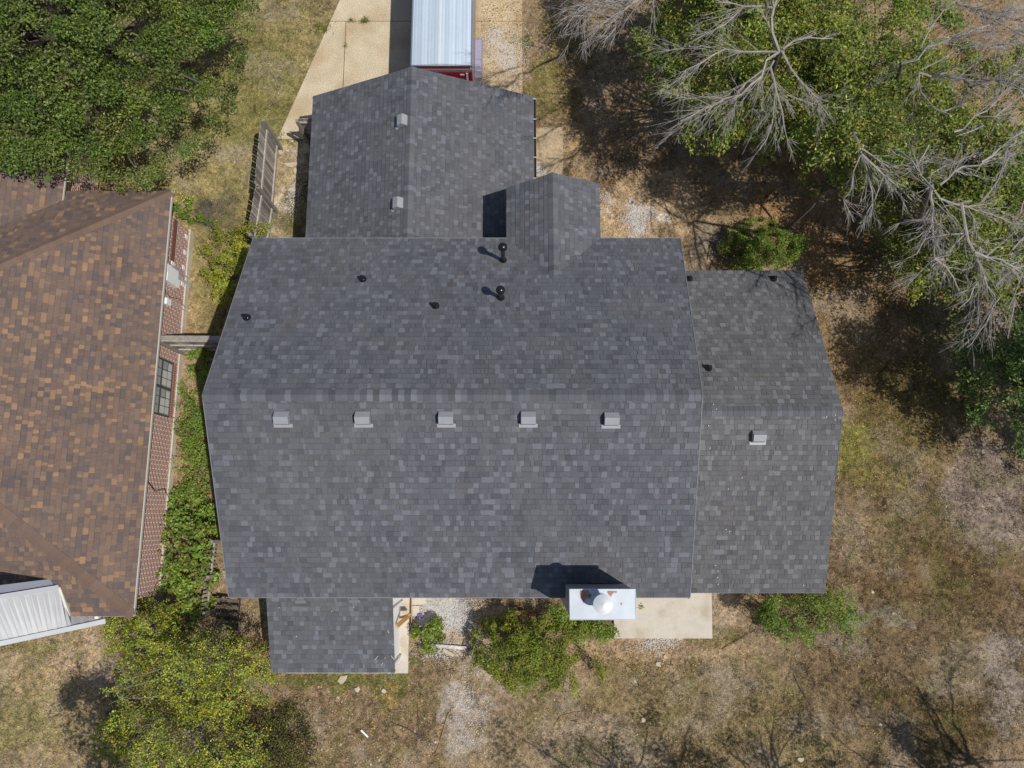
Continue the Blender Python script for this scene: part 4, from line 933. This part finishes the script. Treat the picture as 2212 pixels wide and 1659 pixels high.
bush('shrub', 'upright light green sapling at the corner of the patio and the wing', scat(1640, 1700, 1290, 1375, 9, .6, 1.7, .26), 3200, .08, .028, ([C(120, 150, 54), C(98, 130, 46), C(140, 162, 66)], [.4, .35, .25]))
TH_ = ([C(184, 192, 62), C(147, 161, 56), C(216, 214, 73), C(114, 131, 56), C(235, 211, 67), C(142, 120, 78), C(164, 184, 101)], [.24, .24, .14, .16, .06, .08, .08])
bush('shrub', 'yellow-green shrub below the brown roof corner', scat(225, 400, 1300, 1450, 60, .8, 2.6, .24), 11000, .06, .035, TH_, spray=1.2, cvar=.4)
bush('shrub', 'large yellow-green thicket left of the porch', scat(270, 615, 1360, 1560, 150, 1.2, 3.4, .25)+[(235+rng.uniform(0, 40)+abs(v_-1500)*.25, v_, rng.uniform(2.3, 3.1), .2) for v_ in rng.uniform(1400, 1600, 16)], 17000, .06, .035, TH_, nlimb=50, spray=1.3, cvar=.4, barkmat='barebark')
bush('shrub', 'tangled thicket at the bottom edge beneath the yellow-green shrubs', scat(200, 580, 1500, 1740, 150, 1.0, 3.3, .25)+[(200+rng.uniform(0, 50), v_, rng.uniform(2.2, 3.0), .2) for v_ in rng.uniform(1560, 1720, 14)], 15000, .06, .038, TH_, nlimb=50, spray=1.3, cvar=.4, barkmat='barebark')
bush('shrub', 'brownish bramble patch right of the bottom thicket', scat(430, 690, 1530, 1720, 46, .2, 1.0, .42), 11000, .055, .035, ([C(120, 124, 48), C(110, 92, 62), C(88, 76, 56), C(140, 146, 56), C(90, 98, 44)], [.28, .22, .18, .18, .14]), nlimb=46, spray=1.2, cvar=.4, barkmat='brownstick')
bush('vine', 'broad-leaved vine climbing between the brick wall and the grey eave', scat(350, 472, 1050, 1350, 84, .15, 1.3, .24), 5200, .095, .08, VINE, spray=1.4, cvar=.35, cat='vine', barkmat='brownstick', nlimb=22)
bush('vine', 'mixed creeper filling the narrow strip below the window', scat(385, 464, 790, 1130, 90, .1, .8, .22), 9000, .06, .036, VINE, spray=1.4, cvar=.35, cat='vine', nlimb=16)
bush('vine', 'small creeper under the fence between the two houses', scat(408, 468, 742, 820, 10, .1, .8, .24), 1700, .09, .04, VINE, cat='vine')
bush('flowering_plant', 'low green plant with yellow flowers by the brick corner', scat(375, 420, 425, 470, 8, .2, .5, .18), 1500, .05, .03, GRN, cat='plant')
for _ in range(14):
    c = at(rng.uniform(376, 420), rng.uniform(412, 440), .62); yf = MB(); yf.lathe(c, [(.005, 0), (.02, .006), (.005, .012)], 6, (.7, .6, .03)); yf.build('flower', M['dullleaf'], [o for o in col.objects if o.name == 'flowering_plant'][0])
bush('garden_plant', 'round green garden plant beside the yellow flowers', scat(412, 438, 458, 486, 4, .15, .3, .14), 500, .06, .04, GRN, cat='plant')
bush('garden_plant', 'smallest green tuft at the edge of the dark mulch bed', scat(434, 454, 466, 480, 3, .1, .2, .12), 260, .05, .03, DKG, cat='plant')

# ------------------------------------------------------------------ ground cover: grass, litter, chips
def sample_ground(n, xr, yr):
    x = rng.uniform(*xr, n); y = rng.uniform(*yr, n)
    # keep off the buildings and slabs
    ok = ~((x > -6.7) & (x < 8.3) & (y > -1.7) & (y < 7.0)) & ~((x > -5.9) & (x < .3) & (y > 7) & (y < 12.5)) & ~((x < -11) & (y > -2.6) & (y < 9.5))
    ok &= ~((y > 12.86) & (x < .38) & (x > dl1[0]+(y-dl1[1])*(dl0[0]-dl1[0])/(dl0[1]-dl1[1])))
    pa = at(1325, 1378); pb = at(1537, 1270); ok &= ~((x > pa[0]) & (x < pb[0]) & (y > pa[1]) & (y < pb[1]+.3))
    pa = at(620, 1453); pb = at(886, 1280); ok &= ~((x > pa[0]) & (x < pb[0]) & (y > pa[1]) & (y < pb[1]))
    return x[ok], y[ok]
def grass_mesh(x, y, col_, nb_=7, lmin=.03, lmax=.10, spread_=.03):
    n0 = len(x); tint_ = rng.uniform(.4, 2.0, (n0, 1))*col_; gq = rng.random(n0)
    tint_[gq < .16] *= np.array([.80, 1.06, .60]); tint_[gq > .88] *= np.array([1.4, 1.3, 1.1])
    x = np.repeat(x, nb_)+rng.normal(size=n0*nb_)*spread_; y = np.repeat(y, nb_)+rng.normal(size=n0*nb_)*spread_; c_ = np.repeat(tint_, nb_, 0)*rng.uniform(.8, 1.25, (n0*nb_, 1)); N = len(x)
    a = rng.uniform(0, 2*pi, N); L_ = rng.uniform(lmin, lmax, N); tl = rng.uniform(.15, 1.1, N); wd = rng.uniform(.004, .011, N)
    dx, dy = np.cos(a), np.sin(a); zb = (fbm(x, y, .5, 201)-.5)*.03-.02
    V = np.stack([np.stack([x-dy*wd, y+dx*wd, zb], -1), np.stack([x+dy*wd, y-dx*wd, zb], -1), np.stack([x+dx*L_*np.cos(tl), y+dy*L_*np.cos(tl), zb+.02+L_*np.sin(tl)*.8], -1)], 1).reshape(-1, 3)
    return V, np.arange(3*N).reshape(N, 3), np.repeat(c_, 3, 0)
x, y = sample_ground(300000, (-17.5, 18.5), (-8.5, 19.5))
gc_, gm_ = ground_col(x, y)
dens = np.clip(gm_*1.4, 0, 1)*.75+.14; dens *= np.clip((fbm(x, y, .6, 301)-.24)*3.0, .12, 1)
keep = rng.random(len(x)) < dens; keep &= ~((x > .38) & (x < 1.8) & (y > 9) & (y < 13.4))
V, Fc, Cc = grass_mesh(x[keep], y[keep], gc_[keep])
tag(raw('grass', V, Fc, Cc, M['blade']), 'short dry grass covering the yards', 'grass', kind='stuff')
wd_ = []
for (u, v, n_, s_) in ((788, 47, 46, .05), (760, 46, 20, .03), (747, 100, 8, .015), (600, 300, 30, .12), (700, 60, 40, .12), (1130, 90, 40, .12)):
    c = at(u, v, 0); wd_ += [(c[0]+rng.normal()*s_*1.6, c[1]+rng.normal()*s_) for _ in range(n_)]
wd_ = np.array(wd_); V, Fc, Cc = grass_mesh(wd_[:, 0], wd_[:, 1], np.tile(np.array(C(120, 122, 62)), (len(wd_), 1)), 8, .06, .16); V[:, 2] += .035
tag(raw('weeds', V, Fc, Cc, M['blade']), 'green weeds growing in the joints and edges of the drive', 'weeds', kind='stuff')
# fallen leaves
x, y = sample_ground(150000, (-17, 18.5), (-8.5, 19.5)); u, v = proj(np.stack([x, y, 0*x], -1))
def reg(u, v, cu, cv, ru, rv): return np.clip(1.25-np.sqrt(((u-cu)/ru)**2+((v-cv)/rv)**2), 0, 1)
den = .17+1.0*reg(u, v, 1560, 280, 420, 320)+1.0*reg(u, v, 1800, 520, 190, 170)+.8*reg(u, v, 1900, 700, 200, 180)+.8*reg(u, v, 600, 1500, 80, 160)+.5*reg(u, v, 760, 1580, 190, 130)+.4*reg(u, v, 1430, 1420, 170, 60)+.4*reg(u, v, 2100, 200, 200, 300)
keep = rng.random(len(x)) < den*.62; x, y = x[keep], y[keep]; N = len(x)
x2 = rng.uniform(-1.1, .4, 2600); y2 = 13+rng.random(2600)**.7*7; x = np.concatenate([x, x2]); y = np.concatenate([y, y2]); N = len(x); zl = rng.uniform(0, .03, N); zl[-2600:] = .042
LIT = ([C(200, 164, 112), C(172, 132, 86), C(220, 190, 136), C(140, 108, 76), C(214, 184, 84), C(120, 98, 76)], [.26, .26, .14, .18, .06, .10])
V, Fc, Cc = leaves_mesh(np.stack([x, y, zl], -1), .065, .03, pick(LIT, N, .3), 1.6)
tag(raw('fallen_leaves', V, Fc, Cc, M['dullleaf']), 'brown and orange fallen leaves scattered over the soil', 'leaves', kind='stuff')
# pale chips of stone
x, y = sample_ground(60000, (-15, 14), (-8, 14)); u, v = proj(np.stack([x, y, 0*x], -1))
den = .015+.6*reg(u, v, 740, 1590, 210, 110)+.35*reg(u, v, 620, 420, 30, 110)+.3*reg(u, v, 940, 1410, 60, 40)+.35*reg(u, v, 1420, 1420, 150, 60)+.2*reg(u, v, 400, 850, 30, 100)+.25*reg(u, v, 1370, 470, 70, 50)
keep = rng.random(len(x)) < den*.8; x, y = x[keep], y[keep]; N = len(x)
sz = rng.uniform(.010, .036, N)*(1+(rng.random(N) > .93)*1.0)
ang = rng.uniform(0, 2*pi, N); V = []
for k_, (ca, hz) in enumerate(((0, 0), (1.9, 0), (3.3, 0), (5.0, 0))):
    V.append(np.stack([x+np.cos(ang+ca)*sz*rng.uniform(.7, 1.1, N), y+np.sin(ang+ca)*sz*rng.uniform(.7, 1.1, N), np.full(N, -.01)], -1))
V.append(np.stack([x, y, .006+sz*.7], -1)); V = np.stack(V, 1).reshape(-1, 3); b0 = (np.arange(N)*5)[:, None, None]
fs = (b0+np.array([[0, 1, 4], [1, 2, 4], [2, 3, 4], [3, 0, 4]])[None]).reshape(-1, 3)
STC = ([C(214, 200, 176), C(190, 172, 146), C(232, 226, 216), C(170, 150, 124)], [.4, .3, .12, .18])
tag(raw('stone_chips', V, fs, np.repeat(pick(STC, N, .12), 5, 0), M['dullleaf']), 'small pale stone chips strewn over bare soil', 'gravel', kind='stuff')

# chalk dust: white powder and crumbs spilled on drive, soil and rubble
blobs = [((1085, 105), (30, 26), 900), ((1068, 80), (14, 14), 400), ((1100, 130), (16, 20), 500), ((1375, 480), (16, 22), 800), ((1395, 462), (14, 9), 200), ((945, 1318), (42, 22), 1700), ((925, 1340), (18, 14), 700), ((975, 1345), (24, 14), 500), ((1000, 1490), (20, 34), 200), ((1015, 1570), (24, 40), 380), ((950, 1405), (26, 14), 400), ((634, 432), (12, 20), 300), ((650, 350), (10, 30), 200), ((1415, 1388), (22, 12), 350), ((1300, 430), (14, 12), 150), ((1165, 372), (8, 5), 200), ((1160, 368), (5, 9), 150)]
X_ = []; 
for (cu, cv), (su, sv), n_ in blobs:
    for _ in range(n_ if cu < 1050 and cv > 1480 else int(n_*1.5)):
        X_.append(at(cu+rng.normal()*su, cv+rng.normal()*sv, 0))
X_ = np.array(X_); ond = (X_[:, 1] > 8.9) & (X_[:, 0] < 1.8) & (X_[:, 0] > -6); X_[:, 2] = np.where(ond, .037, .008)+rng.uniform(0, .004, len(X_))
V, Fc, Cc = leaves_mesh(X_, .038, .026, pick(([C(232, 228, 222), C(214, 208, 200), C(222, 220, 222)], [.4, .3, .3]), len(X_), .08), 30)
tag(raw('chalk_dust', V, Fc, Cc, M['dullleaf']), 'white powder and crumbs spilled on the drive, soil and rubble', 'dust', kind='stuff')

# ------------------------------------------------------------------ single loose things
def rock(label, u, v, s, seed, flat=.3, asp=1.0, name='stone', cat='stone', m='stone', ang=0):
    r = np.random.default_rng(seed); n = 9; c = at(u, v, 0); b = MB(); V_ = []
    for lvl, (sc, z_) in enumerate(((1.0, -.02), (1.0, s*flat*.6), (.8, s*flat))):
        for i in range(n):
            t = 2*pi*i/n; rr_ = s*(.6+.65*np.random.default_rng(seed*31+i).random())*sc; px, py = rr_*cos(t)*asp, rr_*sin(t)/asp
            V_.append((c[0]+px*cos(ang)-py*sin(ang), c[1]+px*sin(ang)+py*cos(ang), z_))
    b.add(V_, [(l*n+i, l*n+(i+1) % n, (l+1)*n+(i+1) % n, (l+1)*n+i) for l in range(2) for i in range(n)]+[tuple(range(2*n, 3*n))])
    return tag(b.build(name, M[m], bevel=.004), label, cat)
rock('flat pale flagstone on the grass below the porch roof', 738, 1467, .15, 1, .2, 1.2, ang=.6)
rock('small tan stone right of the flagstone below the porch', 772, 1489, .09, 2, .4)
rock('grey block fragment beside the orange patch of soil', 829, 1492, .07, 3, .4)
rock('largest white stone on the strip beside the driveway fence', 628, 356, .17, 4, .35, 1.5)
rock('rounded white stone below the largest one beside the fence', 639, 370, .11, 5, .5, .8)
rock('pale stone halfway down the fence strip', 632, 410, .12, 6, .4, 1.3)
rock('white stone in the dry grass right of the big bush', 1389, 1555, .07, 7, .5)
rock('white lump of plaster at the bottom edge of the right yard', 1728, 1640, .09, 8, .5, 1.2)
rock('broken white stone south of the patio', 1422, 1435, .09, 9, .4)
rock('pale stone just below the patio edge', 1437, 1418, .06, 10, .5)
rock('white chunk between the two houses under the fence', 452, 775, .13, 11, .5)
def board(label, a, b, w_, t_, m='stone', name='board', cat='board', z=.05):
    o = MB(); o.bar(at(*a, z), at(*b, z+.02), w_, t_); return tag(o.build(name, M[m], bevel=.004), label, cat)
board('long weathered white board lying right of the porch plant', (941, 1395), (1008, 1400), .10, .04, 'chalkwood')
board('short grey plank lying under the long white board', (957, 1403), (980, 1416), .10, .04, 'stone')
board('narrow white strip of trim on the littered yard', (780, 1577), (795, 1592), .05, .03, 'white')
o = MB(); pc = P2((1420-8, 557), (1464-8, 560), (1464-8, 586), (1412-8, 586)); o.prism(P2((1422, 558), (1464, 560), (1462, 590), (1414, 590)), -.02, .07)
tag(o.build('paving_slab', M['slab'], bevel=.006), 'tan paving slab against the north eave by the white chalk patch', 'slab')
o = MB(); o.box(0, .16, 0, .12, 0, .1); cpos = at(902, 1333, 0); o.v = [(p[0]+cpos[0], p[1]+cpos[1], p[2]) for p in o.v]
tag(o.build('crumpled_wrapper', M['purple'], bevel=.02), 'purple wrapper on the white rubble beside the porch slab', 'wrapper')
def stick(label, pts, r0_, m='coilwood', side=0, name='stick', cat='stick', z=.03, seed=0):
    P = [at(u, v, z+.02*math.sin(i*2.1)) for i, (u, v) in enumerate(pts)]; t = thing(name, label, cat, tuple(P[0]))
    s = MB(); rb = np.random.default_rng(seed+50)
    Q = [P[0]]
    for a_, b_ in zip(P, P[1:]):
        for i in range(1, 5): Q.append(a_+(b_-a_)*i/4+rb.normal(size=3)*.008*(i < 4))
    s.tube(Q, np.linspace(r0_, r0_*.45, len(Q)), 6)
    for _ in range(side):
        i = rb.integers(len(Q)//3, len(Q)-1); d_ = Q[i]-Q[i-1]; d_ /= np.linalg.norm(d_); q = rb.normal(size=3)*[1, 1, .2]; e = Q[i]+(d_+q*.6)*rb.uniform(.15, .5); e[2] = abs(e[2])
        s.tube([Q[i], (Q[i]+e)/2+rb.normal(size=3)*.02, e], [r0_*.5, r0_*.35, r0_*.2], 4)
    s.build('wood', M[m], t); return t
stick('long orange-brown cane curving across the lower yard', [(975, 1534), (966, 1548), (957, 1580), (950, 1605), (942, 1628)], .018)
stick('thin dark branch with twigs left of the cane', [(902, 1520), (903, 1550), (906, 1588)], .012, 'brownstick', 6, seed=1)
stick('dark fallen branch reaching left of the cane base', [(845, 1560), (880, 1575), (930, 1600)], .012, 'brownstick', 8, seed=2)
stick('pale twig arcing over the lower middle grass', [(1197, 1570), (1212, 1548), (1240, 1538), (1275, 1540), (1292, 1556)], .010, 'coilwood', 0, seed=3)
stick('short forked pale twig beside the arcing one', [(1234, 1558), (1246, 1560), (1255, 1567)], .012, 'coilwood', 2, seed=4)
stick('dry branch lying in the right yard below the wing bush', [(1716, 1458), (1726, 1480), (1738, 1503), (1752, 1525)], .014, 'brownstick', 7, seed=5)
stick('thin stalk standing over its own shadow under the wing bush', [(1795, 1403), (1796, 1425), (1798, 1440)], .012, 'brownstick', 5, seed=6)
stick('small broken stick on the bare patch right of the big bush', [(1326, 1482), (1334, 1494), (1340, 1508)], .012, 'coilwood', 0, seed=7)
stick('pale root piece in the shade under the leafless trees', [(1365, 233), (1385, 237), (1402, 237)], .016, 'barebark', 1, seed=8)
stick('bleached curved stick in the deep shade east of the cross gable', [(1352, 306), (1362, 300), (1380, 295)], .018, 'barebark', 1, seed=9)
stick('pale bent stick between chalk patch and wing bush', [(1530, 560), (1534, 535), (1545, 510)], .02, 'barebark', 1, seed=10)
stick('bleached stick on the orange litter, nearer the house', [(1838, 545), (1830, 530), (1818, 520)], .02, 'barebark', 0, seed=11)
stick('bleached stick on the orange litter below the bare fork', [(1855, 520), (1851, 505), (1849, 492)], .015, 'barebark', 0, seed=12)
stick('long dead branch with many twigs at the right foot of the patio', [(1560, 1403), (1590, 1385), (1630, 1362)], .012, 'brownstick', 12, seed=13)
stick('straight dead branch among leaves left of the big bush top', [(1100, 1348), (1130, 1328), (1180, 1302)], .014, 'coilwood', 6, seed=14)
